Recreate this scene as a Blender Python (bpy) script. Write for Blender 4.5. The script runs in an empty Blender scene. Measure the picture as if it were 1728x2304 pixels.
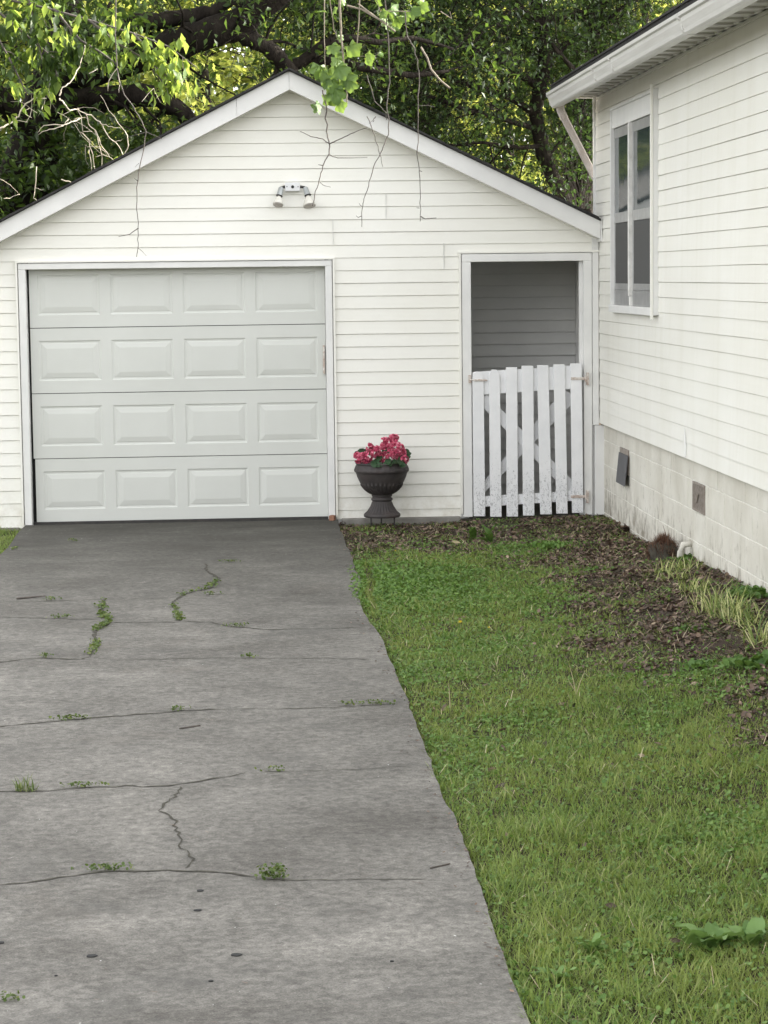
import bpy, math, random
import numpy as np
from mathutils import Vector, Matrix
R = math.radians
random.seed(7); rng = np.random.default_rng(7)
scn = bpy.context.scene
COL = scn.collection

# ------------------------------------------------------------------ camera
F = 5200.0                                  # focal length in pixels of the 1728x2304 photograph
_a = np.array([547-864, 1152-625, F]); _b = np.array([1547-864, 1152-625+12.0, F])
_Y = _a/np.linalg.norm(_a); _Z = np.cross(_b, _a); _Z /= np.linalg.norm(_Z)
if _Z[1] < 0: _Z = -_Z
_X = np.cross(_Z, _Y); _X /= np.linalg.norm(_X)
if _X[0] < 0: _X = -_X
RW = np.array([_X, _Y, _Z])                 # world = RW @ (right, up, forward)
EYE = np.array([0.0, -19.33, 2.03])
cam = bpy.data.cameras.new("camera"); camo = bpy.data.objects.new("camera", cam); COL.objects.link(camo)
cam.sensor_fit = 'VERTICAL'; cam.sensor_height = 24; cam.lens = F/2304*24
cam.clip_start = 0.1; cam.clip_end = 2000
m3 = Matrix([[RW[i][0], RW[i][1], -RW[i][2]] for i in range(3)])
camo.matrix_world = Matrix.Translation(Vector(EYE)) @ m3.to_4x4()
scn.camera = camo

# ------------------------------------------------------------------ world, sun, exposure
SUN_EL, SUN_AZ = 27.0, 17.0                 # azimuth measured from +X towards +Y
sd = Vector((math.cos(R(SUN_EL))*math.cos(R(SUN_AZ)), math.cos(R(SUN_EL))*math.sin(R(SUN_AZ)), math.sin(R(SUN_EL))))
w = bpy.data.worlds.new("World"); scn.world = w; w.use_nodes = True
nt = w.node_tree; bg = nt.nodes['Background']
sky = nt.nodes.new('ShaderNodeTexSky'); sky.sky_type = 'NISHITA'; sky.sun_disc = False
sky.sun_elevation = R(SUN_EL); sky.sun_rotation = R(90-SUN_AZ)
sky.air_density = 1.0; sky.dust_density = 3.0; sky.ozone_density = 1.0
hs = nt.nodes.new('ShaderNodeHueSaturation'); hs.inputs['Saturation'].default_value = 0.07
nt.links.new(sky.outputs[0], hs.inputs['Color']); nt.links.new(hs.outputs[0], bg.inputs['Color'])
bg.inputs['Strength'].default_value = 0.15
sl = bpy.data.lights.new("sun", 'SUN'); sl.energy = 2.2; sl.angle = R(0.6); sl.color = (1.0, 0.93, 0.78)
so = bpy.data.objects.new("sun", sl); COL.objects.link(so)
so.rotation_euler = sd.to_track_quat('Z', 'Y').to_euler()
scn.view_settings.view_transform = 'Standard'; scn.view_settings.look = 'None'
scn.view_settings.exposure = 2.5; scn.view_settings.gamma = 1

# ------------------------------------------------------------------ helpers
def at(px, py, axis, val):
    d = RW @ np.array([px-864, 1152-py, F]); t = (val-EYE[axis])/d[axis]
    return Vector(EYE+t*d)
def onY(px, py, y=0.0): return at(px, py, 1, y)
def onX(px, py, x): return at(px, py, 0, x)
def onZ(px, py, z=0.0): return at(px, py, 2, z)

def tag(o, label=None, cat=None, group=None, kind=None):
    if label: o['label'] = label
    if cat: o['category'] = cat
    if group: o['group'] = group
    if kind: o['kind'] = kind
    return o
def empty(name, loc=(0, 0, 0), label=None, cat=None, group=None):
    o = bpy.data.objects.new(name, None); COL.objects.link(o); o.location = loc
    return tag(o, label, cat, group)
def wloc(o):
    p = Vector((0, 0, 0))
    while o: p += o.location; o = o.parent
    return p

class MB:
    def __init__(s): s.v = []; s.f = []
    def add(s, vs, fs):
        b = len(s.v); s.v += [tuple(v) for v in vs]; s.f += [tuple(i+b for i in f) for f in fs]
    def box(s, x0, x1, y0, y1, z0, z1):
        s.add([(x0,y0,z0),(x1,y0,z0),(x1,y1,z0),(x0,y1,z0),(x0,y0,z1),(x1,y0,z1),(x1,y1,z1),(x0,y1,z1)],
              [(0,3,2,1),(4,5,6,7),(0,1,5,4),(1,2,6,5),(2,3,7,6),(3,0,4,7)])
    def prism(s, pts, axis, a, b):
        """polygon (2D pts) extruded along axis from a to b; other two axes in xyz order"""
        def mk(p, c):
            q = list(p); q.insert(axis, c); return tuple(q)
        n = len(pts)
        s.add([mk(p, a) for p in pts]+[mk(p, b) for p in pts],
              [tuple(range(n)), tuple(range(2*n-1, n-1, -1))]+[(i, i+n, (i+1) % n+n, (i+1) % n) for i in range(n)])
    def tube(s, pts, rad, n=7, cap=True):
        pts = [Vector(p) for p in pts]
        if not hasattr(rad, '__len__'): rad = [rad]*len(pts)
        up = Vector((0.3, 0.5, 1)).normalized(); vs = []; fs = []
        for i, p in enumerate(pts):
            t = (pts[min(i+1, len(pts)-1)]-pts[max(i-1, 0)])
            if t.length < 1e-7: t = Vector((0, 0, 1))
            t.normalize(); a = t.cross(up)
            if a.length < 1e-3: a = t.cross(Vector((1, 0, 0)))
            a.normalize(); b = t.cross(a); up = -b.cross(t).cross(t) if False else up
            for k in range(n):
                an = 2*math.pi*k/n; vs.append(p+(a*math.cos(an)+b*math.sin(an))*rad[i])
        for i in range(len(pts)-1):
            for k in range(n):
                fs.append((i*n+k, i*n+(k+1) % n, (i+1)*n+(k+1) % n, (i+1)*n+k))
        if cap:
            fs.append(tuple(range(n-1, -1, -1))); fs.append(tuple((len(pts)-1)*n+k for k in range(n)))
        s.add(vs, fs)
    def lathe(s, prof, n=48, c=(0, 0, 0), mod=None):
        vs = []; fs = []
        for i, (r, z) in enumerate(prof):
            for k in range(n):
                a = 2*math.pi*k/n; rr = r*(mod(i, a) if mod else 1)
                vs.append((c[0]+rr*math.cos(a), c[1]+rr*math.sin(a), c[2]+z))
        for i in range(len(prof)-1):
            for k in range(n): fs.append((i*n+k, i*n+(k+1) % n, (i+1)*n+(k+1) % n, (i+1)*n+k))
        fs.append(tuple(range(n-1, -1, -1))); fs.append(tuple((len(prof)-1)*n+k for k in range(n)))
        s.add(vs, fs)
    def build(s, name, mat, parent=None, smooth=False, bevel=0, loc=None):
        o0 = wloc(parent) if parent else Vector(loc or (0, 0, 0))
        me = bpy.data.meshes.new(name); me.from_pydata([(v[0]-o0.x, v[1]-o0.y, v[2]-o0.z) for v in s.v], [], s.f)
        me.materials.append(mat); me.update()
        o = bpy.data.objects.new(name, me); COL.objects.link(o)
        if parent: o.parent = parent
        else: o.location = o0
        if smooth:
            for p in me.polygons: p.use_smooth = True
        if bevel:
            b = o.modifiers.new('bevel', 'BEVEL'); b.width = bevel; b.segments = 2; b.limit_method = 'ANGLE'; b.angle_limit = R(40)
        return o

def scatter(name, tv, tf, pos, mats, mat, parent=None, loc=(0, 0, 0), scale=None):
    """many copies of a template leaf/blade in ONE mesh (foliage, grass). mats: (n,3,3)"""
    tv = np.asarray(tv, float); n = len(pos); k = len(tv)
    if scale is not None: mats = mats*scale[:, None, None]
    o0 = np.array(wloc(parent) if parent else loc)
    V = np.einsum('nij,kj->nki', mats, tv)+np.asarray(pos)[:, None, :]-o0
    lf = np.concatenate([np.array(f) for f in tf]); lens = np.array([len(f) for f in tf])
    L = (lf[None, :]+(np.arange(n)*k)[:, None]).ravel()
    starts = np.concatenate([[0], np.cumsum(lens)[:-1]]); S = (starts[None, :]+(np.arange(n)*len(lf))[:, None]).ravel()
    me = bpy.data.meshes.new(name)
    me.vertices.add(n*k); me.vertices.foreach_set('co', V.astype(np.float32).ravel())
    me.loops.add(len(L)); me.loops.foreach_set('vertex_index', L.astype(np.int32))
    me.polygons.add(len(S)); me.polygons.foreach_set('loop_start', S.astype(np.int32))
    me.materials.append(mat); me.update(calc_edges=True); me.validate()
    o = bpy.data.objects.new(name, me); COL.objects.link(o)
    if parent: o.parent = parent
    else: o.location = loc
    return o
def rotmats(yaw, pitch, roll):
    cy, sy, cp, sp, cr, sr = np.cos(yaw), np.sin(yaw), np.cos(pitch), np.sin(pitch), np.cos(roll), np.sin(roll)
    n = len(yaw); Z = np.zeros(n); O = np.ones(n)
    A = np.stack([np.stack([cy, -sy, Z], 1), np.stack([sy, cy, Z], 1), np.stack([Z, Z, O], 1)], 1)
    B = np.stack([np.stack([cp, Z, sp], 1), np.stack([Z, O, Z], 1), np.stack([-sp, Z, cp], 1)], 1)
    C = np.stack([np.stack([O, Z, Z], 1), np.stack([Z, cr, -sr], 1), np.stack([Z, sr, cr], 1)], 1)
    return A@B@C
_perm = rng.random((64, 64, 16))
def vnoise(x, y, z=0.0, s=1.0):
    x = np.asarray(x)*s+31.7; y = np.asarray(y)*s+17.3; z = np.asarray(z)*s+5.1+0*x
    xi, yi, zi = np.floor(x).astype(int), np.floor(y).astype(int), np.floor(z).astype(int)
    fx, fy, fz = x-xi, y-yi, z-zi
    fx, fy, fz = [t*t*(3-2*t) for t in (fx, fy, fz)]
    g = lambda a, b, c: _perm[(xi+a) % 64, (yi+b) % 64, (zi+c) % 16]
    l = lambda a, b, t: a+(b-a)*t
    return l(l(l(g(0,0,0), g(1,0,0), fx), l(g(0,1,0), g(1,1,0), fx), fy), l(l(g(0,0,1), g(1,0,1), fx), l(g(0,1,1), g(1,1,1), fx), fy), fz)
def sstep(a, b, x):
    t = np.clip((np.asarray(x)-a)/(b-a), 0, 1); return t*t*(3-2*t)

# ------------------------------------------------------------------ materials
class NT:
    def __init__(s, name):
        s.m = bpy.data.materials.new(name); s.m.use_nodes = True; s.t = s.m.node_tree; s.n = s.t.nodes
        s.b = s.n['Principled BSDF']; s.out = s.n['Material Output']
    def new(s, typ, **kw):
        x = s.n.new(typ)
        for k, v in kw.items(): setattr(x, k, v)
        return x
    def link(s, a, b): s.t.links.new(a, b)
    def coord(s, kind='Object', scale=(1, 1, 1)):
        tc = s.new('ShaderNodeTexCoord'); mp = s.new('ShaderNodeMapping'); mp.inputs['Scale'].default_value = scale
        s.link(tc.outputs[kind], mp.inputs[0]); return mp.outputs[0]
    def noise(s, scale, detail=5, rough=.55, vec=None, dist=0):
        n = s.new('ShaderNodeTexNoise'); n.inputs['Scale'].default_value = scale; n.inputs['Detail'].default_value = detail
        n.inputs['Roughness'].default_value = rough; n.inputs['Distortion'].default_value = dist
        if vec is not None: s.link(vec, n.inputs['Vector'])
        return n.outputs['Fac']
    def ramp(s, fac, stops):
        r = s.new('ShaderNodeValToRGB'); e = r.color_ramp.elements
        while len(e) < len(stops): e.new(0.5)
        for el, (p, c) in zip(e, stops):
            el.position = p; el.color = (*c, 1) if hasattr(c, '__len__') else (c, c, c, 1)
        s.link(fac, r.inputs[0]); return r.outputs[0]
    def mix(s, fac, a, b, mode='MIX'):
        x = s.new('ShaderNodeMix', data_type='RGBA', blend_type=mode)
        for k_, sock, v in ((0, x.inputs[0], fac), (1, x.inputs[6], a), (1, x.inputs[7], b)):
            if isinstance(v, bpy.types.NodeSocket): s.link(v, sock)
            elif hasattr(v, '__len__'): sock.default_value = (*v, 1)
            elif not k_: sock.default_value = v
            else: sock.default_value = (v, v, v, 1)
        return x.outputs[2]
    def math(s, op, a, b=0.0, clamp=False):
        x = s.new('ShaderNodeMath', operation=op, use_clamp=clamp)
        for sock, v in ((x.inputs[0], a), (x.inputs[1], b)):
            if isinstance(v, bpy.types.NodeSocket): s.link(v, sock)
            else: sock.default_value = v
        return x.outputs[0]
    def bump(s, h, strength=.3, dist=.01):
        b = s.new('ShaderNodeBump'); b.inputs['Strength'].default_value = strength; b.inputs['Distance'].default_value = dist
        s.link(h, b.inputs['Height']); s.link(b.outputs[0], s.b.inputs['Normal'])
    def col(s, c):
        if isinstance(c, bpy.types.NodeSocket): s.link(c, s.b.inputs['Base Color'])
        else: s.b.inputs['Base Color'].default_value = (*c, 1)
    def rough(s, r, spec=.5, metal=0):
        s.b.inputs['Roughness'].default_value = r; s.b.inputs['Specular IOR Level'].default_value = spec; s.b.inputs['Metallic'].default_value = metal

def mottled(name, c1, c2, scale=3, rough=.5, bump=.15, bscale=60, metal=0, bd=.003, spec=.4, stretch=(1, 1, 1)):
    n = NT(name); v = n.coord('Object', stretch)
    n.col(n.ramp(n.noise(scale, 6, .6, v), [(.3, c1), (.7, c2)])); n.rough(rough, spec, metal)
    if bump: n.bump(n.noise(bscale, 4, .6, v), bump, bd)
    return n.m

def vinyl(name, a, b, streak=.0):
    n = NT(name); v = n.coord('Object')
    c = n.ramp(n.noise(.9, 6, .6, v), [(.25, a), (.75, b)])
    sp = n.noise(42, 3, .7, v); c = n.mix(n.math('MULTIPLY', n.ramp(sp, [(.66, 0.), (.74, 1.)]), .14), c, (.35, .33, .27))
    gr = n.noise(260, 2, .5, v); c = n.mix(n.math('MULTIPLY', gr, .16), c, (.60, .60, .56))
    if streak:
        vs = n.coord('Object', (3.0, 3.0, .22)); st = n.noise(2.2, 5, .6, vs)
        c = n.mix(n.math('MULTIPLY', n.ramp(st, [(.48, 0.), (.72, 1.)]), streak), c, (.62, .60, .50))
    # mildew and splash dirt creeping up from the ground
    tc = n.new('ShaderNodeNewGeometry'); sx = n.new('ShaderNodeSeparateXYZ'); n.link(tc.outputs['Position'], sx.inputs[0])
    zz = n.math('SUBTRACT', .38, sx.outputs[2]); zz = n.math('MULTIPLY', zz, 2.2, True)
    c = n.mix(n.math('MULTIPLY', zz, n.ramp(n.noise(9, 6, .7, v), [(.42, 0.), (.75, .75)])), c, (.42, .37, .27))
    n.col(c); n.rough(.42, .45); n.bump(n.noise(35, 5, .6, n.coord('Object', (1, 1, 6))), .12, .002); return n.m
M = {}
M['vinyl'] = vinyl('vinyl siding', (.785, .77, .70), (.84, .833, .79))
M['vinyl_house'] = vinyl('vinyl siding house', (.76, .745, .675), (.83, .822, .775), .25)
M['trim'] = mottled('white trim', (.67, .67, .655), (.76, .755, .735), 4, .45, .15)
M['fascia'] = mottled('fascia paint', (.66, .655, .64), (.75, .745, .725), 3, .5, .2, 40)
M['gutter'] = mottled('gutter paint', (.54, .53, .50), (.68, .672, .645), 4, .4, .1, stretch=(1, .35, 8))
M['downspout'] = mottled('downspout paint', (.45, .39, .35), (.60, .55, .51), 8, .5, .1)
M['soffit'] = mottled('soffit', (.50, .49, .455), (.60, .59, .555), 3, .55, 0)
M['shingle'] = mottled('shingle', (.018, .018, .02), (.05, .048, .045), 30, .9, .8, 120, bd=.01)
M['inner'] = mottled('inner wall', (.60, .60, .585), (.68, .68, .665), 2, .6, 0)
M['dark'] = mottled('dark void', (.012, .012, .012), (.02, .02, .02), 5, .8, 0)
M['sash'] = mottled('aluminium sash', (.30, .30, .30), (.42, .42, .415), 9, .35, .1, metal=.3)
M['sash_white'] = mottled('old white sash paint', (.58, .57, .54), (.78, .77, .74), 14, .5, .3, 30)
M['screen'] = mottled('insect screen', (.060, .060, .060), (.075, .075, .073), 200, .75, 0)
M['iron'] = mottled('dark iron', (.025, .025, .025), (.05, .045, .04), 20, .5, .2)
M['vent_cover'] = mottled('vent cover board', (.07, .07, .075), (.10, .10, .105), 12, .55, .1)
M['rust_grille'] = mottled('grille', (.20, .16, .13), (.32, .29, .26), 40, .7, .3)
M['brick'] = mottled('broken brick', (.20, .095, .06), (.34, .18, .12), 25, .9, .6, 80)
M['rusty'] = mottled('painted rusty hinge', (.32, .20, .14), (.72, .70, .66), 30, .6, .4)
M['lamp_metal'] = mottled('brushed grey metal', (.34, .36, .36), (.50, .52, .52), 12, .35, .1, metal=.4)
M['plate'] = mottled('plate white', (.62, .63, .64), (.74, .74, .75), 10, .4, .1)
M['bulb'] = mottled('bulb glass white', (.55, .52, .44), (.78, .77, .73), 9, .15, 0, spec=.8)
M['lens'] = mottled('bulb lens', (.40, .36, .32), (.52, .48, .45), 20, .2, .1)
M['curb'] = mottled('weathered concrete strip', (.16, .15, .135), (.26, .25, .23), 8, .9, .5, 50)

def door_mat():
    n = NT('garage door paint'); v = n.coord('Object')
    c = n.ramp(n.noise(1.3, 6, .6, v), [(.3, (.575, .585, .55)), (.7, (.625, .635, .60))])
    c = n.mix(n.math('MULTIPLY', n.ramp(n.noise(60, 3, .7, v), [(.68, 0.), (.76, 1.)]), .12), c, (.30, .28, .25))
    n.col(c); n.rough(.5, .4)
    n.bump(n.noise(40, 5, .65, n.coord('Object', (1, 1, 5))), .35, .002); return n.m
M['door'] = door_mat()

def picket_mat():
    n = NT('picket paint'); v = n.coord('Object')
    c = n.ramp(n.noise(6, 5, .6, v), [(.3, (.70, .705, .715)), (.7, (.79, .79, .795))])
    tc = n.new('ShaderNodeNewGeometry'); sx = n.new('ShaderNodeSeparateXYZ'); n.link(tc.outputs['Position'], sx.inputs[0])
    low = n.math('MULTIPLY', n.math('SUBTRACT', .62, sx.outputs[2]), 2.4, True)
    vs = n.coord('Object', (1, 1, .55)); sp = n.noise(70, 4, .75, vs, 1.2)
    th = n.math('ADD', sp, n.math('MULTIPLY', low, .15))
    c = n.mix(n.ramp(th, [(.67, 0.), (.75, .65)]), c, (.22, .22, .23))
    n.col(c); n.rough(.55, .35); n.bump(n.noise(50, 4, .6, n.coord('Object', (1, 1, .2))), .25, .002); return n.m
M['picket'] = picket_mat()

def block_mat():
    n = NT('painted block'); v = n.coord('Object')
    c = n.ramp(n.noise(1.6, 7, .65, v), [(.28, (.50, .475, .41)), (.72, (.70, .68, .62))])
    c = n.mix(n.ramp(n.noise(3, 6, .7, n.coord('Object', (2.4, 2.4, .35))), [(.54, 0.), (.84, .28)]), c, (.44, .40, .31))
    g = n.new('ShaderNodeNewGeometry'); sx = n.new('ShaderNodeSeparateXYZ'); n.link(g.outputs['Position'], sx.inputs[0])
    low = n.math('MULTIPLY', n.math('SUBTRACT', .42, sx.outputs[2]), 2.4, True)
    sp = n.math('ADD', n.noise(10, 8, .78, n.coord('Object', (1, 1, .55))), n.math('MULTIPLY', low, .16))
    c = n.mix(n.ramp(sp, [(.58, 0.), (.76, .8)]), c, (.13, .105, .07))
    sp2 = n.noise(55, 4, .7, v); c = n.mix(n.ramp(sp2, [(.67, 0.), (.75, .7)]), c, (.10, .09, .08))
    n.col(c); n.rough(.85, .25); n.bump(n.noise(90, 5, .7, v), .5, .004); return n.m
M['block'] = block_mat()
M['mortar'] = mottled('painted mortar', (.58, .56, .50), (.74, .73, .68), 8, .9, .4, 90)

def concrete_mat():
    n = NT('driveway concrete'); v = n.coord('Object')
    c = n.ramp(n.noise(1.1, 9, .70, v, .3), [(.34, (.108, .101, .090)), (.5, (.158, .150, .135)), (.66, (.225, .213, .192))])
    fi = n.noise(24, 9, .80, v, .35); c = n.mix(.36, c, n.ramp(fi, [(.38, .0), (.5, .46), (.62, 1.0)]), 'OVERLAY')
    fi2 = n.noise(150, 5, .8, v, .3); c = n.mix(.65, c, n.ramp(fi2, [(.3, .15), (.7, .85)]), 'OVERLAY')
    st = n.noise(2.2, 8, .72, n.coord('Object', (1, 1, 1)), .5)
    c = n.mix(n.ramp(st, [(.50, 0.), (.68, .55)]), c, (.080, .077, .071))
    g = n.new('ShaderNodeNewGeometry'); sx = n.new('ShaderNodeSeparateXYZ'); n.link(g.outputs['Position'], sx.inputs[0])
    nr = n.math('ADD', n.math('MULTIPLY', n.math('ADD', sx.outputs[1], 6.5), .16, True), 0)   # algae and damp near the door
    c = n.mix(n.math('MULTIPLY', nr, n.ramp(n.noise(1.2, 7, .65, n.coord('Object', (.5, 1.5, 1)), .6), [(.25, .45), (.7, 1.)])), c, (.040, .038, .031))
    br = n.noise(.9, 5, .6, v); c = n.mix(n.ramp(br, [(.60, 0.), (.8, .35)]), c, (.14, .115, .09))
    pit = n.noise(24, 3, .8, v); c = n.mix(n.ramp(pit, [(.70, 0.), (.73, .8)]), c, (.04, .035, .03))
    wh = n.noise(38, 2, .5, v); c = n.mix(n.ramp(wh, [(.765, 0.), (.775, .8)]), c, (.7, .7, .68))
    n.col(c); n.rough(.9, .25); n.bump(fi2, .5, .004); return n.m
M['concrete'] = concrete_mat()

def soil_mat():
    n = NT('soil'); v = n.coord('Object')
    c = n.ramp(n.noise(7, 8, .7, v), [(.3, (.030, .022, .017)), (.55, (.060, .043, .032)), (.75, (.10, .075, .055))])
    c = n.mix(n.ramp(n.noise(1.3, 5, .6, v), [(.42, 0.), (.62, .5)]), c, (.05, .065, .022))
    n.col(c); n.rough(.95, .2); n.bump(n.noise(60, 6, .7, v), .8, .02); return n.m
M['soil'] = soil_mat()
M['crack'] = mottled('crack soil', (.03, .028, .022), (.075, .068, .05), 30, .95, .5)

def leafy(name, stops, trans=.4, tcol=(.35, .5, .06), pscale=1.2, rough=.5, patch=None):
    n = NT(name); g = n.new('ShaderNodeNewGeometry')
    c = n.ramp(g.outputs['Random Per Island'], stops)
    if patch:
        pc, lo, hi, am = patch
        c = n.mix(n.ramp(n.noise(pscale, 4, .6, n.coord('Object')), [(lo, 0.), (hi, am)]), c, pc)
    n.col(c); n.rough(rough, .35)
    if trans:
        tr = n.new('ShaderNodeBsdfTranslucent'); tc = n.mix(.55, c, tcol); n.link(tc, tr.inputs[0])
        mx = n.new('ShaderNodeMixShader'); mx.inputs[0].default_value = trans
        n.link(n.b.outputs[0], mx.inputs[1]); n.link(tr.outputs[0], mx.inputs[2]); n.link(mx.outputs[0], n.out.inputs[0])
    return n.m
M['leaf'] = leafy('tree leaf', [(.0, (.010, .022, .006)), (.5, (.024, .048, .011)), (.9, (.045, .080, .018)), (1, (.09, .13, .03))], .36, (.20, .32, .04))
M['leaf_shaded'] = leafy('shaded leaf', [(.0, (.007, .016, .005)), (.6, (.019, .040, .011)), (1, (.046, .082, .020))], .28, (.16, .27, .04))  # shaded copy of the tree leaf, canopy shade put into the colour
M['leaf_sunlit'] = leafy('sunlit leaf', [(.0, (.07, .13, .025)), (.6, (.12, .20, .04)), (1, (.19, .27, .06))], .5, (.55, .65, .10))  # sunlit copy of the tree leaf, direct sun put into the colour
M['leaf_far_sunlit'] = leafy('sunlit far leaf', [(.0, (.08, .13, .025)), (.6, (.19, .24, .05)), (1, (.36, .38, .10))], .45, (.6, .62, .12))  # brighter copy for distant foliage, its sunlit glow put into the colour
M['vine_leaf'] = leafy('vine leaf', [(.0, (.05, .105, .025)), (1, (.14, .22, .055))], .28, (.4, .55, .08))
M['grass'] = leafy('grass blade', [(.0, (.060, .110, .025)), (.45, (.150, .235, .048)), (.85, (.26, .34, .085)), (.97, (.36, .37, .16)), (1, (.42, .38, .21))], .35, (.4, .5, .1), .9, .55, ((.25, .29, .075), .42, .62, .6))
M['clover'] = leafy('clover leaf', [(.0, (.075, .15, .03)), (.6, (.115, .21, .045)), (1, (.18, .28, .07))], .25, (.25, .42, .06), .9, .5)
M['crack_weed'] = leafy('crack weed leaf', [(.0, (.05, .085, .022)), (.6, (.10, .145, .04)), (1, (.19, .21, .07))], .25, (.25, .35, .06))
M['dock'] = leafy('dock leaf', [(.0, (.10, .19, .05)), (1, (.18, .29, .085))], .25, (.3, .45, .1))
M['weed'] = leafy('weed leaf', [(.0, (.055, .12, .028)), (1, (.12, .21, .05))], .25, (.25, .4, .06))
M['dark_weed'] = leafy('geranium leaf', [(.0, (.018, .05, .022)), (1, (.04, .085, .035))], .15, (.1, .2, .05))
M['litter'] = leafy('dead leaf', [(.0, (.05, .032, .024)), (.45, (.085, .056, .042)), (.8, (.15, .10, .072)), (.97, (.26, .185, .13)), (1, (.36, .29, .21))], 0)
M['straw'] = leafy('pale straw', [(.0, (.30, .25, .14)), (1, (.50, .44, .28))], 0)
M['varieg'] = leafy('variegated blade', [(.0, (.07, .14, .035)), (.4, (.22, .28, .08)), (.8, (.48, .48, .20)), (1, (.62, .60, .34))], .2, (.4, .5, .1))
M['root'] = leafy('rusty root fibre', [(.0, (.05, .022, .014)), (.7, (.13, .06, .035)), (1, (.24, .14, .08))], 0)
M['petal'] = leafy('pink petal', [(.0, (.42, .035, .10)), (.4, (.76, .12, .23)), (1, (.90, .34, .44))], .2, (.8, .15, .25))
M['yellow'] = leafy('dandelion', [(.0, (.75, .55, .02)), (1, (.85, .68, .04))], 0)
M['bark'] = mottled('dark bark', (.010, .008, .007), (.036, .030, .024), 9, .95, 1.0, 26, bd=.03, spec=.1, stretch=(1, 1, .35))
M['twig'] = mottled('grey twig', (.07, .06, .055), (.15, .13, .115), 15, .9, .3)
M['sunlit_twig'] = mottled('sunlit pale twig', (.52, .45, .35), (.74, .66, .54), 15, .8, .3)  # strong sunlight on the twigs is put into this brightened colour
M['vine_stem'] = mottled('vine stem', (.16, .13, .095), (.30, .26, .20), 15, .8, .3)

def urn_mat():
    n = NT('cast urn'); v = n.coord('Object')
    c = n.ramp(n.noise(9, 6, .6, v), [(.3, (.030, .027, .027)), (.7, (.062, .052, .050))])
    c = n.mix(n.ramp(n.noise(5, 4, .6, v), [(.55, 0.), (.75, .35)]), c, (.085, .055, .05))
    n.col(c); n.rough(.62, .4); n.bump(n.noise(70, 5, .6, v), .35, .003); return n.m
M['urn'] = urn_mat()
def glass_mat():
    n = NT('window glass'); n.col((.04, .055, .06)); n.rough(.06, .9)
    n.bump(n.noise(3.5, 3, .5, n.coord('Object')), .06, .02); return n.m
M['glass'] = glass_mat()

# ------------------------------------------------------------------ ground
def ground_z(x, y):
    x = np.asarray(x, float); y = np.asarray(y, float)
    bank = sstep(1.6, 3.0, x)*(.02+.16*sstep(-1.0, -6.5, y))*(x < 3.4)
    bumps = (vnoise(x, y, 0, 1.7)-.5)*.035+(vnoise(x, y, 3, 6)-.5)*.018
    near = sstep(14, 8, np.abs(x))*sstep(-16, -14, y)*sstep(2, .0, y)
    left = (x < -1.7)*-.02
    return -.035+(bank+bumps*sstep(.7, 1.0, np.abs(x-0.0)))*near+left*near
def axis(segs):
    out = []
    for a, b, n in segs: out += list(np.linspace(a, b, n, endpoint=False))
    return np.array(out+[segs[-1][1]])
gx = axis([(-400, -30, 6), (-30, -5, 8), (-5, .6, 16), (.6, 3.3, 46), (3.3, 14, 8), (14, 400, 8)])
gy = axis([(-400, -40, 5), (-40, -16, 6), (-16, .6, 180), (.6, 12, 10), (12, 60, 10), (60, 600, 8)])
GX, GY = np.meshgrid(gx, gy, indexing='ij'); GZ = ground_z(GX, GY)
b = MB(); b.v = [tuple(p) for p in np.stack([GX.ravel(), GY.ravel(), GZ.ravel()], 1).tolist()]
ny = len(gy); b.f = [(i*ny+j, (i+1)*ny+j, (i+1)*ny+j+1, i*ny+j+1) for i in range(len(gx)-1) for j in range(ny-1)]
g = b.build('ground', M['soil'], smooth=True); tag(g, kind='structure')

# driveway slab, right edge wandering a little
edge = [(.762, -.03)]
for y in np.arange(-.3, -24, -.12):
    e = .748+(float(vnoise(0, y, 2, 1.3))-.5)*.018+(float(vnoise(0, y, 6, 9))-.5)*.020+(float(vnoise(0, y, 8, 27))-.5)*.010-.05*float(sstep(-3.9, -4.6, y)*sstep(-6.6, -5.2, y))
    edge.append((e, y))
b = MB(); n = len(edge)
for (x, y) in edge: b.v += [(x, y, 0), (x-.006, y, -.0), (-1.845+.01*math.sin(y*3), y, 0), (x+.004, y, -.12), (-1.85, y, -.12)]
for i in range(n-1):
    a, c = i*5, (i+1)*5
    b.f += [(a+1, a+2, c+2, c+1), (a, a+1, c+1, c), (a+3, a, c, c+3), (a+2, a+4, c+4, c+2)]
b.f += [(0, 3, 4, 2, 1)]
drive = b.build('driveway', M['concrete']); tag(drive, kind='structure')
def edge_x(y): return np.interp(-np.asarray(y), [-e[1] for e in edge], [e[0] for e in edge])

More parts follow.
